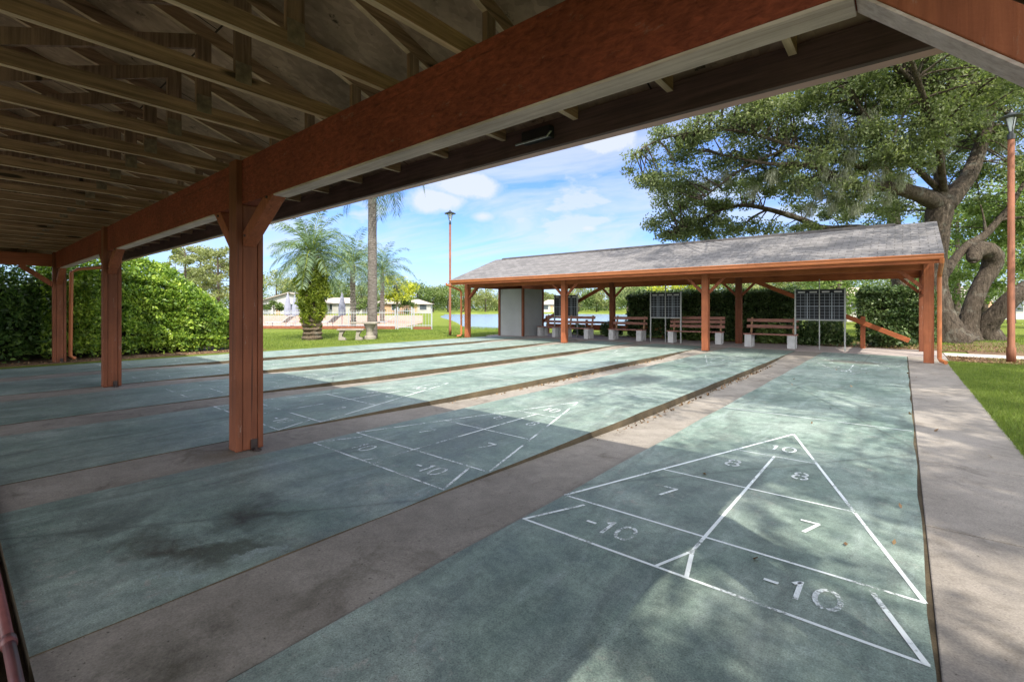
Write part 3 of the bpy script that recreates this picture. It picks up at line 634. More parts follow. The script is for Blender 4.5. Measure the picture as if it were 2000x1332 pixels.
def px(X, Yp, d): return W((X-1000)/921.5*d, d, CZ+(602-Yp)/921.5*d)
def limb(mb, pts, n=12, rough=.07, k=6):
    P = tube_path([p[0] for p in pts], k); mb.tube(P, taper([p[1] for p in pts], k), n, rough); return P
# main live oak
mb = MB(); sk = []
base = W(16.15,17.5,0)
T = [(W(16.3,17.4,-.1),.74),(W(16.1,17.5,.35),.55),(W(15.9,17.6,1.2),.42),(W(15.75,17.6,2.6),.355),(W(15.85,17.6,3.9),.37),(W(15.95,17.6,4.8),.40),(W(16.05,17.6,5.2),.36),(W(16.05,17.6,5.5),.16)]
sk += limb(mb, T, 26, .07)[18:]
A = [(px(1838,400,17.6),.34),(px(1795,380,17.3),.27),(px(1735,365,17),.20),(px(1660,362,16.8),.15),(px(1590,325,16.6),.10),(px(1500,320,17),.06),(px(1400,300,18),.03)]; sk += limb(mb, A)
B = [(px(1845,402,17.6),.34),(px(1888,350,17.8),.27),(px(1908,305,18),.24),(px(1930,235,18),.18),(px(1955,160,18),.12),(px(1990,80,18),.06)]; sk += limb(mb, B)
C_ = [(px(1838,395,17.6),.24),(px(1834,330,17.4),.16),(px(1842,275,17),.11),(px(1815,200,16),.08),(px(1740,120,15),.07),(px(1650,60,14.5),.04)]; sk += limb(mb, C_)
D_ = [(px(1838,375,17.6),.13),(px(1790,330,17),.09),(px(1740,290,16.5),.07),(px(1690,230,16),.05),(px(1655,160,15.5),.03)]; sk += limb(mb, D_)
E_ = [(px(1845,380,17.6),.13),(px(1825,260,15.5),.09),(px(1740,30,13),.06),(px(1600,-150,11.5),.05)]; sk += limb(mb, E_)
F_ = [(px(1690,330,16.8),.09),(px(1560,290,16.6),.07),(px(1430,255,17),.05),(px(1300,270,18),.03),(px(1240,300,18.5),.015)]; sk += limb(mb, F_, 8)
G_ = [(px(1550,285,16.6),.05),(px(1450,330,17.5),.04),(px(1370,390,18.5),.02)]; sk += limb(mb, G_, 8)
ells = []
def E(Xp, Yp, d, rx, ry, n, rd=1.6): ells.append((tuple(px(Xp,Yp,d)), (rx,rd,ry), n))
E(1820,190,17.5,2.6,1.5,34,3); E(1700,160,16.5,2.4,1.4,30,2.5); E(1900,120,18,2.8,2,34,3); E(1600,220,17,2.2,1.3,26,2)
E(1500,250,17.5,2.0,1.1,22); E(1400,270,18,1.7,.9,18); E(1310,280,18.5,1.3,.6,11,1.2); E(1255,330,18.5,.75,.9,8,.9); E(1330,350,19,1.2,.8,12)
E(1680,290,16.5,1.8,1.0,20); E(1560,330,17.5,1.8,.9,16); E(1450,340,18.5,1.7,.9,16); E(1740,330,17,1.2,.7,8); E(1660,372,16.5,1.1,.5,8,1); E(1900,240,18.5,1.8,1.2,13,2); E(1980,160,19,1.8,1.8,14,2)
E(1790,400,19.5,1.4,.8,7); E(1960,330,19,1.5,1.2,9,2); E(1440,220,17,1.6,.8,14); E(1780,120,16,2,1,18,2)
# high part of the crown over the shelter roof and the far half of the courts
for l, d, z, r1, r2, n in [(13,14.5,8.8,3.2,1.5,24),(10.5,13.5,9.2,2.6,1.2,17),(16,13,9.2,3,1.6,20),(9,16,9.0,3,1.4,22),(13,17,10.5,4,1.5,34),(18,18,9.5,4,2,30),(18,24,8,4,2.6,26)]:
    ells.append((tuple(W(l,d,z)), (r1,r1,r2), n))
for X_, Y_, z, r1, r2, n in [(-1,11.5,9.2,2.0,.9,13),(1.8,12,9.6,2.2,1.0,15),(4.2,12.2,9.0,2.4,1.2,15),(-3.2,13.4,9.2,1.8,.9,9),(2.6,9.2,9.8,1.9,.9,10),(5,9,9.4,2,1,10)]:
    ells.append(((X_,Y_,z), (r1,r1,r2), n))
E(1950,250,19.5,2.2,1.6,20,2); E(1810,215,15.2,1.5,1.1,13,1.2); E(1770,300,15.8,1.1,.6,7,.8); E(1870,180,16,1.3,1,9,1); E(1890,330,20,1.5,1.0,10,1.5); E(1990,90,20,2.5,1.5,16,2); E(1860,60,18,2.6,1.5,18,3)
ells = [(c_, r_, int(n_*1.35)) for c_, r_, n_ in ells]
Cc, LV = crown(ells, 215, .55, .12, .055, .5, .3); limbs(mb, Cc, sk, .045, .01, 5, .8)
# hanging moss
mv = []
for Xp, Yp, d, ln in [(1640,330,16.2,.9),(1655,300,16.2,1.0),(1610,300,16.4,.8),(1600,355,17,.6),(1690,350,16.2,.7),(1720,300,16.2,.9),(1740,260,16,.9),(1580,395,17.5,.5),(1625,380,17,.6),(1670,390,16.5,.5),(1760,330,16.5,.7),(1510,330,17,.5),(1700,210,15.5,.8),(1780,255,16,.7),(1648,240,16.2,.7),(1820,300,17,.6),(1925,215,17.5,.6),(1560,345,17.2,.6),(1540,300,17,.7),(1470,360,18,.5),(1420,330,18,.5),(1590,280,16.8,.8),(1665,260,16,.9),(1700,330,16.2,.8),(1730,370,16.8,.5),(1380,345,18.5,.4),(1630,210,16,.7),(1850,260,17,.7),(1960,260,18.5,.7)]:
    c = np.array(px(Xp,Yp,d)); n = 420; t = RNG.uniform(0,1,(n,1)); off = RNG.normal(size=(n,3))*np.array([.16,.16,.05])*(1-.6*t); P = c+off; P[:,2] -= (t[:,0]**.8)*ln
    tt = np.tile([0,0,-1.0],(n,1))+RNG.normal(size=(n,3))*.18; w = unit(n)*.011; Lh = RNG.uniform(.08,.2,(n,1))
    mv.append(np.stack([P, P+w, P+tt*Lh, P-w],1).reshape(-1,3))
finish_tree('oak_tree', base, 'huge spreading live oak right behind the far shelter with moss and long left limbs', 'tree', None, mb, LV, M['oak'], M['bark'], [('moss', np.vstack(mv), M['moss'])])
# second oak behind
mb = MB(); sk = limb(mb, [(W(20.6,25,-.1),.5),(W(20.6,25,2),.36),(W(20.3,25,5),.32),(W(20.1,25,7.5),.24),(W(19.5,25,9.5),.12)], 14)[10:]
sk += limb(mb, [(W(20.3,25,3.6),.24),(px(1700,452,24),.2),(px(1610,447,22),.17),(px(1560,427,21.5),.13),(px(1500,409,21),.10),(px(1440,402,20.5),.07),(px(1375,425,20.5),.04),(px(1320,455,20.5),.02)])
sk += limb(mb, [(px(1500,409,21),.05),(px(1470,425,21),.05),(px(1440,450,21),.02)],6)
sk += limb(mb, [(px(1745,420,25),.14),(px(1700,408,24),.10),(px(1660,400,23),.07),(px(1620,380,22.5),.03)],8)
ells = []
E(1350,415,20.8,1.5,.6,15,1.4); E(1310,440,20.8,.9,.6,10,1); E(1430,385,20.8,1.5,.5,11,1.4); E(1400,440,21,1.3,.45,11); E(1330,380,20.5,1.2,.6,9); E(1500,365,21,1.5,.5,8); E(1560,385,21.5,1.2,.5,6); E(1640,412,23,1.3,.45,9,1.5); E(1470,445,21.5,1.0,.3,6,1); E(1550,450,22,.9,.3,5,1); E(1700,420,24,1.4,.6,10,1.5); E(1360,460,21,1.2,.3,7,1)
E(1720,300,26,4,3,34,3); E(1800,240,28,5,3,34,3); E(1620,330,26,3,1.6,16,3)
Cc, LV = crown(ells, 260, .50, .125, .062, .6); limbs(mb, Cc, sk, .035, .009, 5, .9)
finish_tree('oak_tree', W(20.6,25,0), 'oak with a long low limb reaching left just above the far shelter ridge', 'tree', None, mb, LV, M['oak'], M['bark'])
# crooked oak with hooked, hollow-ended limb and a leaning stem
mb = MB(); b0 = W(18.4,18.7,0)
limb(mb, [(W(18.0,18.6,-.1),.48),(px(1890,640,18.7),.34),(px(1898,600,18.7),.27),(px(1914,560,18.7),.26),(px(1934,525,18.7),.30),(px(1938,500,18.6),.33),(px(1922,487,18.5),.30),(px(1907,492,18.3),.25),(px(1902,504,18.1),.21),(px(1902,510,18.0),.12)], 22, .08)
sk = limb(mb, [(W(18.9,18.6,-.1),.5),(px(1925,640,18.6),.36),(px(1950,610,18.3),.32),(px(1985,575,18),.28),(px(2040,545,18),.25),(px(2120,500,18),.2),(px(2200,400,18),.1)], 16, .09)[18:]
sk += limb(mb, [(px(1838,545,18.1),.19),(px(1862,510,18.4),.16),(px(1890,480,18.8),.16),(px(1920,462,19),.15),(px(1950,430,19),.12),(px(1975,400,19),.10),(px(2010,340,19),.05)], 10)
sk += limb(mb, [(px(1925,460,19),.07),(px(1922,430,19),.04),(px(1915,400,19),.02)], 6)
sk += limb(mb, [(px(1950,430,19),.07),(px(1990,425,19),.05),(px(2050,420,19),.03)], 6)
ells = []
E(1990,420,20,1.6,1.2,13,1.5); E(1900,430,21,1.8,1.0,12,1.5); E(2060,380,19,2,2,22,2); E(1960,500,21.5,1.6,.8,7,1); E(1895,560,22,1.2,.8,9,1); E(2100,480,19,2,1.6,14,2)
Cc, LV = crown(ells, 260, .5, .13, .065, .3); limbs(mb, Cc, sk, .03, .008, 5, .7)
o = finish_tree('oak_tree', b0, 'crooked old oak with hooked hollow limb and leaning stem at the right edge', 'tree', None, mb, LV, M['oak2'], M['bark'])
mb = MB(); q = px(1900,513,17.93); mb.tube([q, q+Vector((0,0,.02))], [.11,.10], 10); mb.build('hollow', M['iron'], o, world=True)
# leafy tree standing to the right of the near shelter (only its shadow reaches the photograph)
mb = MB(); sk = limb(mb, [((8.6,.5,-.1),.5),((8.4,.6,2),.36),((7.9,1,4.5),.32),((7,1.6,7),.24),((6,2.5,9),.12)], 14)[10:]
sk += limb(mb, [((8.1,1,4),.2),((8.5,3.5,6.5),.15),((7.5,6.5,8.5),.08)]); sk += limb(mb, [((8.0,.9,4.3),.2),((6.5,-1.5,7),.14),((5.6,-3,9),.06)])
ells = [((6.9,-1.0,9.0),(.8,1.6,.6),5),((6.9,3.2,8.6),(1.3,3,.8),13),((7.1,8,9),(1.5,2.6,.8),9),((5.0,7.6,9.3),(1.6,2.4,.8),8),((4.6,4.4,9.0),(1.2,1.8,.7),5),((5.6,2.2,9.2),(2.5,2.6,1.5),13),((4.4,6.2,9.6),(2.0,2.6,1.3),15),((7.2,5.5,8.8),(2.4,3,1.5),14),((5.0,-1.2,9.0),(2.0,2.2,1.0),6),((8.2,-.5,8.0),(2.2,2.4,1.3),11),((3.9,3.6,10.6),(1.8,3,1),11),((8,8.8,8.8),(2.5,2.6,1.6),14),((6.4,-4.8,8.6),(2.0,1.6,1.0),5),((5.6,8.6,9.6),(2.0,2.2,1.3),11)]
Cc, LV = crown(ells, 640, .72, .115, .062, .2); limbs(mb, Cc, sk, .05, .01, 5, .9)
finish_tree('oak_tree', (8.6,.5,0), 'tall leafy oak on the lawn beyond the right end of the near shelter', 'tree', None, mb, LV, M['oak'], M['bark'])
# ---- hedges: leafy shell over a dark leafy core
def hedge(name, f, n, L, Wd, m, label, cat, base, core, group=None, stems=None):
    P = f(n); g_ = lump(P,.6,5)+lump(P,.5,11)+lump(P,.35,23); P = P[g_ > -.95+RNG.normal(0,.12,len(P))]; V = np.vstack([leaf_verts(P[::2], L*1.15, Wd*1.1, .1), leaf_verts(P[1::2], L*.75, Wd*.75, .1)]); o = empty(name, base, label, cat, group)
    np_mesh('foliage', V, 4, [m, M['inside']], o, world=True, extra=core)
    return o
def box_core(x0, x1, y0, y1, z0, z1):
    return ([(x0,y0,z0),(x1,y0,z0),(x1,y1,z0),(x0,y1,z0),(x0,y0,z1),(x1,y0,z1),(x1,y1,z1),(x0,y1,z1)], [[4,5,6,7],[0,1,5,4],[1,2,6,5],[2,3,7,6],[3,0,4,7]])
def lump(P, a=.12, f=2.0):
    P = P.copy(); s = np.sin(P[:,0]*f+1.3)*np.cos(P[:,1]*f*1.3)+np.sin(P[:,2]*f*1.7+P[:,1]*2)*.7; return s*a
def big_hedge(n, ya=1.5, yb=6.6):       # mound along the left edge of the courts
    y = RNG.uniform(ya, yb, n); top = 2.12+.10*np.sin(y*1.3)+.52*np.exp(-((y-3.2)/1.1)**2)-1.5*sstep(y, 4.0, 6.4)-(.12 if ya < 0 else 0)
    th = RNG.uniform(-.1, math.pi/2+.5, n)         # face towards the courts, over the top
    k = np.clip(RNG.normal(1, .07, n), .75, 1.12)
    depth = 1.35; x = -17.10+np.cos(th)**.7*0+depth*np.sign(np.cos(th))*np.abs(np.cos(th))**.55*k; z = top*np.clip(np.abs(np.sin(th))**.55, 0, 1)*k
    low = RNG.random(n) < .5; z = np.where(low, RNG.uniform(.05, 1, n)**.8*top*.86, z); x = np.where(low, -17.10+depth*k*(1-.10*(z/top)**3), x)
    shrink = 1-.75*sstep(y, 5.6, 6.8); x = -17.10+(x+17.10)*shrink
    P = np.stack([x,y,z],1); P[:,0] += lump(P, .13)+lump(P,.075,7)+lump(P,.04,15); P[:,2] = np.maximum(P[:,2]+(lump(P,.08,1.6)+lump(P,.07,6.3))*(z > .5), .03); return P
hedge('hedge', lambda n: big_hedge(n,-5.5,1.75), 48000, .10, .055, M['shaded_hedge'], 'hedge at the far left behind the corner post, roof shade in its leaf colour', 'hedge', (-16.9,-2,0), box_core(-17.8,-16.15,-5.3,1.6,.05,1.75))
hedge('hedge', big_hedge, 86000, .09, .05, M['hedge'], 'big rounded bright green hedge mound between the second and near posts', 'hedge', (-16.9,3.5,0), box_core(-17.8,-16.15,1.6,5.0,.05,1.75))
def clipped(x0, x1, y0, y1, z0, z1, sparse=.0):
    def f(n):
        m_ = n//5; Ps = []
        for ax in range(4):
            a = RNG.uniform(0,1,n//4); b = RNG.uniform(0,1,n//4); k = RNG.normal(0,.05,n//4)
            if ax in (0,3): P = np.stack([x0+(x1-x0)*a, y0+k, z0+(z1-z0)*b], 1)
            elif ax == 1: P = np.stack([x0+(x1-x0)*a, y0+(y1-y0)*b, z1+k], 1)
            else: P = np.stack([np.where(a < .5, x0, x1)+k, y0+(y1-y0)*RNG.uniform(0,1,n//4), z0+(z1-z0)*b], 1)
            P = P+np.stack([lump(P,.06,3)+lump(P,.05,9)]*3,1)*np.array([.5,1,.7]); Ps.append(P)
        return np.vstack(Ps)
    return f
hedge('hedge', clipped(-9.4,-3.0,19.5,20.5,.0,1.88), 42000, .105, .06, M['dark_hedge'], 'long dark clipped hedge behind the benches of the far shelter', 'hedge', (-6.3,20,0), box_core(-9.25,-3.15,19.62,20.4,.1,1.78))
hedge('hedge', clipped(-1.25,.85,22.2,23.3,.0,1.95), 17000, .11, .06, M['dark_hedge'], 'dark clipped hedge block between the rightmost scoreboard and the oak trunk', 'hedge', (-.2,22.8,0), box_core(-1.1,.7,22.35,23.1,.1,1.84))
hedge('hedge', clipped(-2.9,-1.9,22.6,23.4,.0,1.55), 7000, .11, .06, M['dark_hedge'], 'small dark clipped hedge seen through the right side of the scoreboard', 'hedge', (-2.4,23,0), box_core(-2.8,-2.0,22.7,23.3,.1,1.45))
def shrub(c, r, n, m, label, L=.13):
    c = np.array(c); v = unit(n); v[:,2] = np.abs(v[:,2])*1.0; P = c+v*np.array(r)*RNG.uniform(.35,1.05,(n,1)); P += np.stack([lump(P,.06,5)]*3,1)
    o = empty('shrub', (c[0],c[1],0), label, 'shrub', 'low shrubs round the far shelter'); np_mesh('foliage', leaf_verts(P, L, L*.6, .1), 4, m, o, world=True)
    mb = MB(); mb.tube([(c[0],c[1],-.02),(c[0]+.05,c[1],r[2]*.35),(c[0]-.04,c[1],r[2]*.7)],[.03,.02,.008],6); mb.build('stem', M['stem'], o, world=True)
shrub((-2.2,18.95,.05),(1.0,.4,.82),2600,M['dark_hedge'],'low leafy shrub under the rightmost scoreboard')
shrub((-.35,19.4,.05),(.62,.45,.62),1800,M['dark_hedge'],'low shrub under the sloping orange brace at the right')
shrub((-10.1,19.1,.05),(.55,.4,.62),1500,M['dark_hedge'],'small bushy shrub left of the second back post')
shrub((-6.6,18.95,.05),(.8,.35,.85),1700,M['oak2'],'pale flecked shrub behind the widest bench')
shrub((-3.6,18.95,.05),(.6,.35,.75),1200,M['oak2'],'pale flecked shrub behind the bench beside the right scoreboard')
shrub((-11.5,18.9,.05),(.5,.35,.5),900,M['dark_hedge'],'dark low shrub behind the bench under the left scoreboard')
# ---- palms
def palm(base, h, r0, r1, nf, fl, label, m, trunk_m, droop=1.0, up=.3, crown_z=None, fern=None, leafw=.035, nl=46, tilt=(0,0), hang=False, ringed=False):
    o = empty('palm_tree', base, label, 'palm tree'); b = Vector(base)
    top = b+Vector((tilt[0],tilt[1],h)); mb = MB()
    K = 40; pts = [b.lerp(top, (k/K))+Vector((0,0,-.05 if k == 0 else 0)) for k in range(K+1)]
    rad = [(r0+(r1-r0)*(k/K)**.7)*(1+(.10*((k%2)*2-1) if not ringed else .02*((k%4 == 0)))) for k in range(K+1)]
    mb.tube(pts, rad, 16, .12 if not ringed else .015); mb.build('trunk', trunk_m, o, world=True, smooth=ringed)
    V = []; rb = MB()
    for i in range(nf):
        az = i*2.39996+random.uniform(-.2,.2); e = (math.radians(82)-(i/nf)**1.0*math.radians(98)) if not hang else math.radians(45-90*(i/nf))
        L = fl*random.uniform(.85,1.1); n = 14; p = top+Vector((0,0,random.uniform(-.1,.15))); dirv = Vector((math.cos(az)*math.cos(e), math.sin(az)*math.cos(e), math.sin(e))); path = [p]
        for k in range(n):
            dirv = (dirv+Vector((0,0,-.075*droop*(1+k*.12)))).normalized(); p = p+dirv*L/n; path.append(p)
        rb.tube(path, [.022*(1-k/(n+2)) for k in range(n+1)], 4, cap=False)
        for k in range(nl*2):
            t = .10+.90*(k//2)/nl; j = min(int(t*n), n-1); q = path[j].lerp(path[j+1], t*n-j) if j < n else path[-1]; tv = (path[j+1]-path[j]).normalized()
            side = tv.cross(Vector((0,0,1))).normalized()*(1 if k%2 else -1); ll = fl*.24*math.sin(math.pi*min(1,.15+t*.82))**.6*random.uniform(.8,1.1)
            dv = (side*.8+tv*.65+Vector((0,0,random.uniform(-.45,.35)-(.35 if hang else 0)))).normalized(); wv = tv*leafw*.5
            e1 = q+dv*ll*.5+Vector((0,0,-.0)); e2 = q+dv*ll+Vector((0,0,-ll*.25*(1.6 if hang else 1)))
            V += [tuple(q), tuple(e1+wv), tuple(e2), tuple(e1-wv)]
    rb.build('frond_stalks', M['fern'] if not hang else m, o, world=True)
    np_mesh('fronds', np.array(V), 4, m, o, world=True)
    if fern is not None: np_mesh('ferns', fern, 4, M['fern'], o, world=True)
    return o
b = W(-8.0,18.9,0); n = 11000; z = RNG.uniform(.5,3.2,n); a = RNG.uniform(0,2*math.pi,n); rr = (.30+.27*np.sin(np.clip((z-.3)/3.3,0,1)**1.25*math.pi)**1.2)*RNG.uniform(.55,1.12,n)*(1+.22*np.sin(z*5+a*3)*np.cos(a*4-z*3)); keep_ = np.sin(z*9+a*5)+np.sin(a*7-z*4) > -1.1+.9*(z < .9); z, a, rr = z[keep_], a[keep_], rr[keep_]
fern = leaf_verts(np.stack([b.x+rr*np.cos(a), b.y+rr*np.sin(a), z],1), .20, .045, .6)
palm(b, 3.35, .36, .26, 42, 2.05, 'stout date palm with fern covered trunk on the lawn left of the concrete table', M['palm'], M['boot'], .9, fern=fern, nl=44, leafw=.032)
palm(W(-5.95,20.1,0), 8.1, .215, .16, 15, 3.3, 'tall smooth grey trunked palm whose crown rises behind the near roof', M['palm_dark'], M['palm_bark'], 1.9, hang=True, leafw=.05, ringed=True)
palm(W(-9.75,29.0,0), 3.9, .17, .15, 38, 2.7, 'slim palm standing between the stout palm and the tall trunk', M['palm'], M['palm_bark'], 1.25, tilt=(-.1,0))
palm(W(-11.0,40.0,0), 4.2, .2, .17, 34, 3.3, 'dark palm crown behind and right of the tall grey trunk', M['palm_dark'], M['palm_bark'], 1.1)
# ---- trees further away
def simple_tree(u, d, h, r, label, m, n=14, per=170, L=.4, trunk=.25, low=.35, group='trees beyond the lawn and lake', sig=None):
    b = WU(u, d, float(ground_h(np.array([0.]),np.array([0.]))[0])*0); mb = MB()
    top = b+Vector((0,0,h*.75)); sk = limb(mb, [(b-Vector((0,0,.3)),trunk),(b+Vector((random.uniform(-.2,.2),0,h*.3)),trunk*.75),(top,trunk*.3)], 8)[3:]
    ell = [((b.x,b.y,h*(low+1)/2),(r*.8,r*.8,h*(1-low)/2*.85),n)]
    Cc, LV = crown(ell, per, sig or r*.36, L, L*.55, .2, .35); limbs(mb, Cc, sk, trunk*.25, trunk*.06, 4, .8)
    return finish_tree('tree', b, label, 'tree', group, mb, LV, m, M['bark'])
random.seed(21)
ul = lambda x: (x-1000)/921.5
for x, d, h, lb in [(535,94,2.6,'low bush in front of the gabled house'),(622,96,3.2,'bush between the houses behind the stout palm'),(700,97,3.4,'bush beside the tall palm trunk far behind'),(735,99,3.0,'bush left of the peach house'),(795,100,3.6,'bush right of the peach house')]:
    simple_tree(ul(x), d, h, 2.4, lb, M['far_leaf'], 9, 130, .4, .12, .02)
# yellow tree and its neighbours on the left shore
simple_tree(ul(775), 96, 8.2, 4.4, 'bright yellow green tree just right of the tall grey palm trunk', M['yellow'], 24, 190, .42, .3, .28)
for x, d, h, r, m, lb in [(540,140,13.5,6,'far_leaf2','pale feathery tree above the first white house'),(580,150,10.5,6,'far_leaf','green tree behind the stout palm'),(628,140,9,5,'yellow','yellowish tree between stout palm and slim palm'),(665,138,10,5,'far_leaf','dark green tree behind the slim palm'),(706,140,10,5,'far_leaf2','pale tree left of the tall grey trunk'),
        (745,150,11,5.5,'far_leaf','green tree rising behind the yellow green tree'),(815,140,9.5,5,'far_leaf','round green tree on the shore right of the yellow tree'),(845,145,8.8,5,'far_leaf','green tree on the far shore left of the lamp post'),(875,150,10,6,'far_leaf','round tree right behind the thin lamp post'),(905,160,11,6,'far_leaf2','tree between the lamp post and the left shelter post')]:
    simple_tree(ul(x), d, h, r*1.25, lb, M[m], 20, 170, .55, .35, .0)
for x, d, h, r, m, lb in [(948,160,9.0,7,'far_leaf2','wide grey green tree across the lake, left of the closet'),(985,172,8,7,'far_leaf','dark tree across the lake beside the grey closet'),(1065,180,8,5,'far_leaf2','pale tree across the lake left of the left scoreboard'),(1130,165,9.5,7,'far_leaf2','pale tree across the lake right of the second front post'),
        (1165,158,9,6,'far_leaf','darker tree across the lake over the left diagonal brace'),(1195,150,10,6,'far_leaf2','pale tree across the lake behind the second back post'),(1225,140,10,6,'far_leaf','tree across the lake right of the second back post'),(1255,90,8,5,'far_leaf2','pale tree above the left end of the dark hedge'),
        (1290,70,7,4,'oak2','light green tree above the middle scoreboard'),(1330,60,7,4,'yellow','yellow green tree right of the middle scoreboard'),(1380,62,7,4.5,'oak2','light green tree behind the second front post from the right'),(1430,58,6.5,4,'far_leaf2','pale tree behind the second back post from the right'),
        (1490,60,7,4.5,'oak2','light green tree over the dark hedge right half'),(1545,56,7,4.5,'far_leaf2','pale tree left of the right scoreboard'),(1600,52,7.5,4.5,'oak2','light green tree behind the right scoreboard'),(1640,38,8,3.6,'oak2','nearer light green tree right of the right scoreboard'),
        (1740,60,11,6,'far_leaf','tall tree behind the tan roofed house'),(1800,48,10,5,'oak2','light tree between hedge block and oak trunk'),(1870,42,13,5.5,'far_leaf','green tree seen just right of the big oak trunk'),(1920,44,15,6.5,'oak2','light green tree behind the crooked oak'),(1975,40,15,6,'far_leaf','green tree at the right edge behind the lamp'),(2020,30,10,5,'oak2','leafy tree beyond the right edge'),
        (1570,75,15,7,'oak2','tall pale tree rising over the far shelter ridge'),(1650,66,16,7,'oak2','tall tree over the ridge near the oak'),(1480,85,13,7,'far_leaf2','distant tree over the shelter ridge')]:
    near = d < 100; simple_tree(ul(x), d, h, r, lb, M[m], 22 if near else 20, 210 if near else 170, .28 if near else .55, .3, .02)
for x, d, h, lb in [(362,46,8.8,'thin tree behind the hedge, leftmost of three'),(392,50,9.2,'thin pale pine behind the middle of the hedge top'),(425,44,8.2,'thin pine behind the hedge beside the near post'),(345,60,8,'far tree over the hedge crown')]:
    simple_tree(ul(x), d, h, 3.0, lb, M['far_leaf2'], 30, 170, .22, .16, .12, 'thin trees behind the left hedge', .6)
for x, d, h, lb in [(300,70,6,'broad tree hidden mostly behind the left hedge'),(180,60,5,'tree low behind the left hedge'),(60,60,5,'tree behind the left end of the hedge'),(480,90,8,'tree behind the nearest orange post')]:
    simple_tree(ul(x), d, h, 4.5, lb, M['far_leaf'], 14, 150, .4, .3, .1)
def treeline(u0, u1, d, h, n, m, name='far_wood'):
    u = RNG.uniform(u0,u1,n); dd = d+RNG.uniform(-6,6,n); z = RNG.uniform(0,1,n)**.8*h*(.75+.25*np.sin(u*60)*np.cos(u*23+1))
    P = np.array([list(WU(a,b_,c)) for a,b_,c in zip(u,dd,z)]); o = np_mesh(name, leaf_verts(P, .9, .6, .1), 4, m); tag(o, 'hazy far woodland along the horizon behind the lake and lawn', 'woodland', kind='stuff')
treeline(-1.3, 1.4, 205, 7.5, 60000, M['far_leaf'])
# ---------------------------------------------------------------- houses
def house(u, d, w, dp, hw, hr, label, wm, rm, rot=0, hip=False, z=0, wins=3):
    o = empty('house', WU(u,d,z), label, 'house', 'houses on the far shore', YAW+rot)
    mb = MB(); mb.box(-w/2, w/2, 0, dp, 0, hw); 
    if not hip: mb.prism([(-w/2,hw+.001),(w/2,hw+.001),(0,hr-.06)], 1, .01, dp-.01)
    mb.build('wall', M[wm], o); e = .6; mb = MB()
    if hip:
        k = min(w,dp)/2; A = [(-w/2-e,-e,hw+.01),(w/2+e,-e,hw+.01),(w/2+e,dp+e,hw+.01),(-w/2-e,dp+e,hw+.01),(-w/2+k,dp/2,hr),(w/2-k,dp/2,hr)]
        mb.add(A, [(0,1,5,4),(1,2,5),(2,3,4,5),(3,0,4),(3,2,1,0)])
    else:
        s = (hr-hw)/(w/2); mb.prism([(-w/2-e,hw-e*s),(0,hr),(w/2+e,hw-e*s),(w/2+e,hw-e*s+.2),(0,hr+.2),(-w/2-e,hw-e*s+.2)], 1, -e, dp+e)
    mb.build('roof', M[rm], o)
    for i in range(wins):
        xx = -w/2+w*(i+.5)/wins; f = MB(); f.box(xx-.9, xx+.9, -.06, -.002, .8, 2.2); fr = f.build('window', M['white'], o); g = MB(); g.box(xx-.8, xx+.8, -.09, -.062, .9, 2.1); g.build('pane', M['glass'], fr)
    g = MB(); g.box(-w/2+w/(wins*1.0)-.5, -w/2+w/(wins*1.0)+.4, -.05, -.003, 0, 2.05); g.build('door', M['stucco2'], o)
house(ul(565), 98, 13, 8, 2.4, 4.4, 'white gabled house left of the stout palm', 'white', 'roof_pale', .15); house(ul(655), 106, 12, 8, 2.3, 3.7, 'long low white house between the palms', 'stucco', 'roof_pale', .0, True, wins=4)
house(ul(757), 104, 7, 8, 2.2, 3.8, 'peach walled house with pale hipped roof right of the tall palm trunk', 'stucco2', 'roof_pale', 0, True, wins=2); house(ul(812), 112, 7, 6, 2.2, 3.4, 'small pale house by the shore below the yellow tree', 'stucco', 'roof_pale', .1, True, wins=2)
house(ul(1722), 44, 7, 6, 2.2, 3.3, 'tan roofed house beyond the hedge block at right', 'stucco', 'roof_tan', .1, True); house(ul(1950), 52, 8, 6, 2.3, 3.6, 'white house glimpsed between the crooked oak stems', 'white', 'roof_pale', .2)
house(ul(1078), 150, 8, 6, 2.4, 4, 'tiny white house across the lake beside the closet', 'white', 'roof_pale', 0, True, wins=2)
# ---------------------------------------------------------------- pool fence and furniture
mb = MB(); mb.add([WU(-.60,30.5,.02),WU(-.24,29.2,.02),WU(-.19,40,.02),WU(-.19,80,.02),WU(-.62,84,.02)], [(0,1,2,3,4)]); tag(mb.build('pool_deck', M['deck']), kind='structure')
fa, fb, fc, fd = WU(ul(505),29.2), WU(ul(772),28.2), WU(ul(804),28.0), WU(ul(843),27.8)
def fence_run(a, b, label, base=True, step=.16, top=1.15, name='picket_fence'):
    o = empty(name, (a+b)/2, label, 'gate' if name == 'gate' else 'fence'); t = (b-a); L = t.length; t.normalize(); z0 = .16 if base else .05
    if base: m_ = MB(); m_.bar(a+Vector((0,0,.08)), b+Vector((0,0,.08)), .22, .16); m_.build('brick_curb', M['brick'], o, world=True)
    m_ = MB(); n = int(L/step)
    for i in range(1, n): p = a+t*(i*L/n); m_.bar(p+Vector((0,0,z0+.01)), p+Vector((0,0,top)), .015, .015, (0,1,0))
    m_.build('pickets', M['white_metal'], o, world=True)
    for z in (z0+.08, top-.16): m_ = MB(); m_.bar(a+Vector((0,0,z)), b+Vector((0,0,z)), .035, .035); m_.build('rail', M['white_metal'], o, world=True)
    for p in (a, b)+((a+t*L/3, a+t*L*2/3) if L > 4 else ()):
        m_ = MB(); m_.bar(p+Vector((0,0,0)), p+Vector((0,0,top+.08)), .06, .06, (0,1,0)); m_.build('fence_post', M['white_metal'], o, world=True)
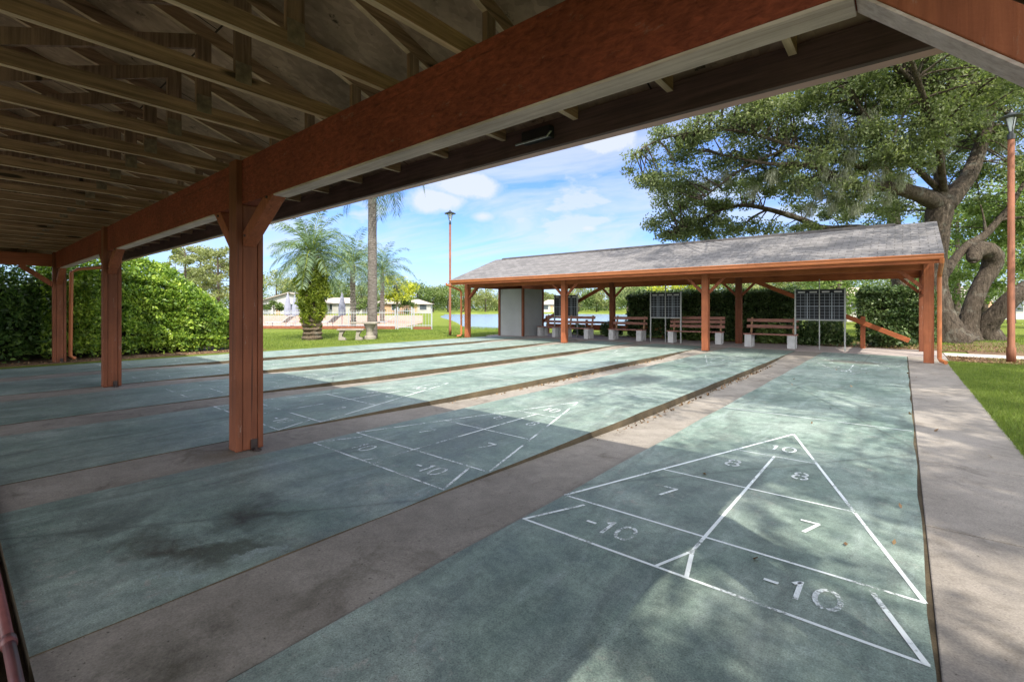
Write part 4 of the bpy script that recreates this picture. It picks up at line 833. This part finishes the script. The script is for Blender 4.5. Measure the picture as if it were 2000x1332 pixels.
fence_run(fa, fb, 'long white picket fence on a red brick curb behind the palms'); fence_run(fb+Vector((.1,.1,0)), fc, 'white picket gate panel right of the long fence', False, .12, 1.25, 'gate'); fence_run(fc+Vector((.1,.1,0)), fd, 'short white picket fence section ending at the lake')
def parasol(x, d, label, h=2.25):
    p = WU(ul(x), d); o = empty('parasol', p, label, 'parasol', 'folded parasols by the pool')
    m_ = MB(); m_.lathe([(.25,0),(.25,.06),(.03,.07),(.03,h+.1)], n=10); m_.build('pole', M['white_metal'], o); m_ = MB(); m_.lathe([(.12,.75),(.24,.80),(.22,1.3),(.13,1.9),(.04,h)], n=10); m_.build('canopy', M['lavender'], o)
parasol(562, 32.5, 'folded grey parasol, leftmost by the pool'); parasol(577, 31.5, 'folded grey parasol just left of the stout palm'); parasol(668, 32, 'folded grey parasol between stout palm and slim palm')
def lounger(x, d, rz, label):
    p = WU(ul(x), d); o = empty('lounger', p, label, 'lounger', 'white loungers by the pool', rz)
    m_ = MB(); m_.bar((-.9,0,.34),(.3,0,.34), .6, .05); m_.build('seat', M['white_metal'], o); m_ = MB(); m_.bar((.31,0,.35),(.85,0,.75), .6, .05); m_.build('backrest', M['white_metal'], o)
    for sx in (-.8,.2):
        for sy in (-.25,.25): m_ = MB(); m_.box(sx-.02,sx+.02,sy-.02,sy+.02,0,.315); m_.build('leg', M['white_metal'], o)
lounger(548, 31, .5, 'white pool lounger left of the folded parasols'); lounger(592, 32.5, .7, 'white pool lounger beside the stout palm'); lounger(640, 31.5, .3, 'white pool lounger right of the stout palm'); lounger(745, 31.5, .9, 'white pool lounger right of the tall palm trunk')
# concrete garden table and bench
c = W(-5.95,19.15,0); o = empty('garden_table', c, 'weathered concrete table in front of the tall palm trunk', 'table', None, YAW)
mb = MB(); mb.prism([(-.50,-.32),(.50,-.32),(.55,-.2),(.55,.2),(.50,.32),(-.50,.32),(-.55,.2),(-.55,-.2)], 2, .63, .70); mb.build('table_top', M['table_c'], o, bevel=.01)
for s in (.18,): mb = MB(); mb.lathe([(.26,0),(.26,.10),(.16,.16),(.13,.3),(.17,.42),(.24,.60),(.24,.628)], (s,0,0), 14); mb.build('pedestal', M['table_c'], o)
c = W(-6.35,18.6,0); o = empty('garden_bench', c, 'small concrete bench with curved foot left of the concrete table', 'bench', None, YAW+.15)
mb = MB(); mb.prism([(-.50,-.18),(.50,-.18),(.50,.18),(-.50,.18)], 2, .385, .45); mb.build('seat', M['table_c'], o, bevel=.01)
for s in (-.30,.34): mb = MB(); mb.prism([(s-.16,0),(s+.12,0),(s+.10,.08),(s-.02,.14),(s-.02,.22),(s+.08,.36),(s+.08,.384),(s-.12,.384),(s-.14,.2)], 1, -.11, .11); mb.build('leg', M['table_c'], o, bevel=.01)
# ---------------------------------------------------------------- grass, mulch, litter
def blades(n, fx, h, w, name, m, lab):
    P = fx(n); P[:,2] += -.012; a = RNG.uniform(0,2*math.pi,n); wv = np.stack([np.cos(a),np.sin(a),0*a],1)*w; ln = RNG.normal(0,.35,(n,3)); ln[:,2] = 1; ln *= (h*RNG.uniform(.5,1.2,(n,1)))
    V = np.stack([P-wv, P+wv, P+ln],1).reshape(-1,3); o = np_mesh(name, V, 3, m); tag(o, lab, 'grass', kind='stuff')
def rg(n):
    y = 4.2+(18-4.2)*RNG.uniform(0,1,n)**1.35; x = .785+RNG.uniform(0,1,n)**1.2*2.6; P = np.stack([x, y, 0*x],1); P[:,0] += 0.0
    P = P[~((y > 15.2)&(x < 1.6))]; P = P[~((P[:,1] > 16.8))]; k = n-len(P)
    return np.vstack([P, P[:k]+np.array([.013,.017,0])])
blades(95000, rg, .05, .0022, 'lawn_grass', M['blade'], 'short bright grass on the lawn right of the path')
def lg(n):
    P = np.stack([RNG.uniform(-25,-15.0,n), RNG.uniform(6.2,23,n), np.zeros(n)],1); m = P[:,0] > -14.9-(P[:,1] < 6.9)*2; return P
blades(60000, lg, .06, .006, 'lawn_grass', M['blade'], 'sunlit grass on the lawn round the palms at left')
def bg(n): return np.stack([RNG.uniform(-9,9,n), RNG.uniform(19,32,n), np.zeros(n)],1)
blades(40000, bg, .08, .008, 'lawn_grass', M['blade'], 'grass on the lawn behind the far shelter')
mb = MB(); mb.box(.87,2.6,15.35,16.88,-.02,.004); mb.box(-2.6,1.4,18.8,21.8,-.02,.003); mb.box(-14.9,-2.62,18.8,19.6,-.02,.003); mb.box(-18,-14.92,-6,6.3,-.02,.003); mb.box(1.42,3.2,18.0,25,-.02,.002)
tag(mb.build('mulch_bed', M['mulch']), kind='structure')
P = np.vstack([np.stack([RNG.uniform(.9,2.6,1500),RNG.uniform(15.3,16.8,1500),RNG.uniform(.006,.02,1500)],1), np.stack([RNG.uniform(-2.6,2.5,3000),RNG.uniform(18.8,22,3000),RNG.uniform(.006,.03,3000)],1), np.stack([RNG.uniform(-15.4,-14.92,1200),RNG.uniform(-3,6,1200),RNG.uniform(.006,.02,1200)],1),
    np.stack([RNG.uniform(-1.7,.6,26),RNG.uniform(1,13,26),np.full(26,.012)],1), np.stack([RNG.uniform(-2.41,-2.3,260),RNG.uniform(4,14,260),np.full(260,-.075)],1), np.stack([RNG.uniform(-4.92,-4.8,200),RNG.uniform(4,14,200),np.full(200,-.075)],1)])
V = leaf_verts(P, .05, .028, 0, 4); tag(np_mesh('leaf_litter', V, 4, M['litter']), 'fallen brown leaves scattered on beds and pavement', 'leaves', kind='stuff')
# ---------------------------------------------------------------- light
elev = math.radians(50); sx, sy = .82, -.57       # towards the sun, seen from above
wd = bpy.data.worlds.new('World'); S.world = wd; wd.use_nodes = True; nt = wd.node_tree; bgn = nt.nodes['Background']
sky = N(nt,'ShaderNodeTexSky', sky_type='NISHITA', sun_disc=False); sky.sun_elevation = elev; sky.sun_rotation = math.atan2(sx, sy); sky.air_density = 1.0; sky.dust_density = .6; sky.ozone_density = 2.0
tc = N(nt,'ShaderNodeTexCoord'); sep = N(nt,'ShaderNodeSeparateXYZ'); nt.links.new(tc.outputs['Generated'], sep.inputs[0])
zz = math_(nt,'ADD', math_(nt,'MAXIMUM', sep.outputs['Z'], 0), .10); cx = math_(nt,'DIVIDE', sep.outputs['X'], zz); cy = math_(nt,'DIVIDE', sep.outputs['Y'], zz)
cmb = N(nt,'ShaderNodeCombineXYZ'); nt.links.new(cx, cmb.inputs[0]); nt.links.new(cy, cmb.inputs[1])
mp = N(nt,'ShaderNodeMapping'); nt.links.new(cmb.outputs[0], mp.inputs[0]); mp.inputs['Scale'].default_value = (.55,1.1,1); mp.inputs['Rotation'].default_value = (0,0,.5); mp.inputs['Location'].default_value = (1.3,.4,0)
n1 = noise(nt, mp.outputs[0], 1.05, 10, .60, .9); wisp = ramp(nt, n1, [(.36,0),(.60,.85),(.75,1)])
mp2 = N(nt,'ShaderNodeMapping'); nt.links.new(tc.outputs['Generated'], mp2.inputs[0]); mp2.inputs['Scale'].default_value = (1,1,2.4); mp2.inputs['Location'].default_value = (.35,.1,.2)
puff = ramp(nt, noise(nt, mp2.outputs[0], 3.6, 8, .55, .1), [(.56,0),(.63,1)])
cl = math_(nt,'MAXIMUM', math_(nt,'MULTIPLY', wisp, .8), math_(nt,'MULTIPLY', puff, .8))
nv = N(nt,'ShaderNodeTexNoise', Scale=9, Detail=8, Roughness=.6); nt.links.new(tc.outputs['Generated'], nv.inputs['Vector'])
for dx, dy, dz, rad in ((-.696,.676,.250,.058),(-.735,.655,.222,.05),(-.668,.712,.19,.022),(-.50,.845,.165,.028),(-.42,.80,.33,.06)):      # cumulus puffs
    a1 = N(nt,'ShaderNodeVectorMath', operation='SUBTRACT'); nt.links.new(tc.outputs['Generated'], a1.inputs[0]); a1.inputs[1].default_value = (dx,dy,dz)
    a2 = N(nt,'ShaderNodeVectorMath', operation='MULTIPLY'); nt.links.new(a1.outputs[0], a2.inputs[0]); a2.inputs[1].default_value = (.8,.8,2.0)
    a3 = N(nt,'ShaderNodeVectorMath', operation='LENGTH'); nt.links.new(a2.outputs[0], a3.inputs[0])
    q_ = math_(nt,'SUBTRACT', math_(nt,'ADD', a3.outputs['Value'], math_(nt,'MULTIPLY', nv.outputs['Fac'], rad*2.0)), rad*2.05)
    mr_ = N(nt,'ShaderNodeMapRange'); nt.links.new(q_, mr_.inputs[0]); mr_.inputs[1].default_value = .004; mr_.inputs[2].default_value = -.022
    cl = math_(nt,'MAXIMUM', cl, mr_.outputs[0])
hz = ramp(nt, sep.outputs['Z'], [(0,.6),(.12,.15),(.3,0)]); cl = math_(nt,'MAXIMUM', cl, hz)
skc = mix(nt, sky.outputs[0], (.325,.465,.76), 1.0, 'MULTIPLY')
c = mix(nt, skc, (2.45,2.6,2.8), math_(nt,'MULTIPLY', cl, .9)); 
dt = N(nt,'ShaderNodeVectorMath', operation='DOT_PRODUCT'); nt.links.new(tc.outputs['Generated'], dt.inputs[0]); dt.inputs[1].default_value = (.638,-.77,.35)
fill_bank = ramp(nt, math_(nt,'ADD', dt.outputs['Value'], math_(nt,'MULTIPLY', n1, .4)), [(.12,0),(.42,.9)])     # unseen bright cloud bank added behind the camera as fill light
c = mix(nt, c, (9.5,9.6,9.8), fill_bank); nt.links.new(c, bgn.inputs['Color']); bgn.inputs['Strength'].default_value = .13
S.cycles.max_bounces = 12; S.cycles.diffuse_bounces = 6; S.cycles.transparent_max_bounces = 24
sl = bpy.data.lights.new('sun', 'SUN'); sl.energy = 2.8; sl.angle = math.radians(.5); sl.color = (1,.93,.80); so = bpy.data.objects.new('sun', sl); COL.objects.link(so)
dirv = Vector((-sx*math.cos(elev), -sy*math.cos(elev), -math.sin(elev))); so.rotation_euler = dirv.to_track_quat('-Z','Y').to_euler(); so.location = (10,-8,20)
# ---------------------------------------------------------------- camera
cd = bpy.data.cameras.new('camera'); co = bpy.data.objects.new('camera', cd); COL.objects.link(co); S.camera = co
co.location = (0,0,CZ); co.rotation_euler = (math.radians(90),0,YAW); cd.sensor_width = 36; cd.lens = 921.5/2000*36; cd.shift_y = -64/2000; cd.clip_start = .05; cd.clip_end = 3000
S.view_settings.view_transform = 'Standard'; S.view_settings.look = 'None'; S.view_settings.exposure = 1.46; S.view_settings.gamma = 1
S.render.resolution_x = 1024; S.render.resolution_y = 681
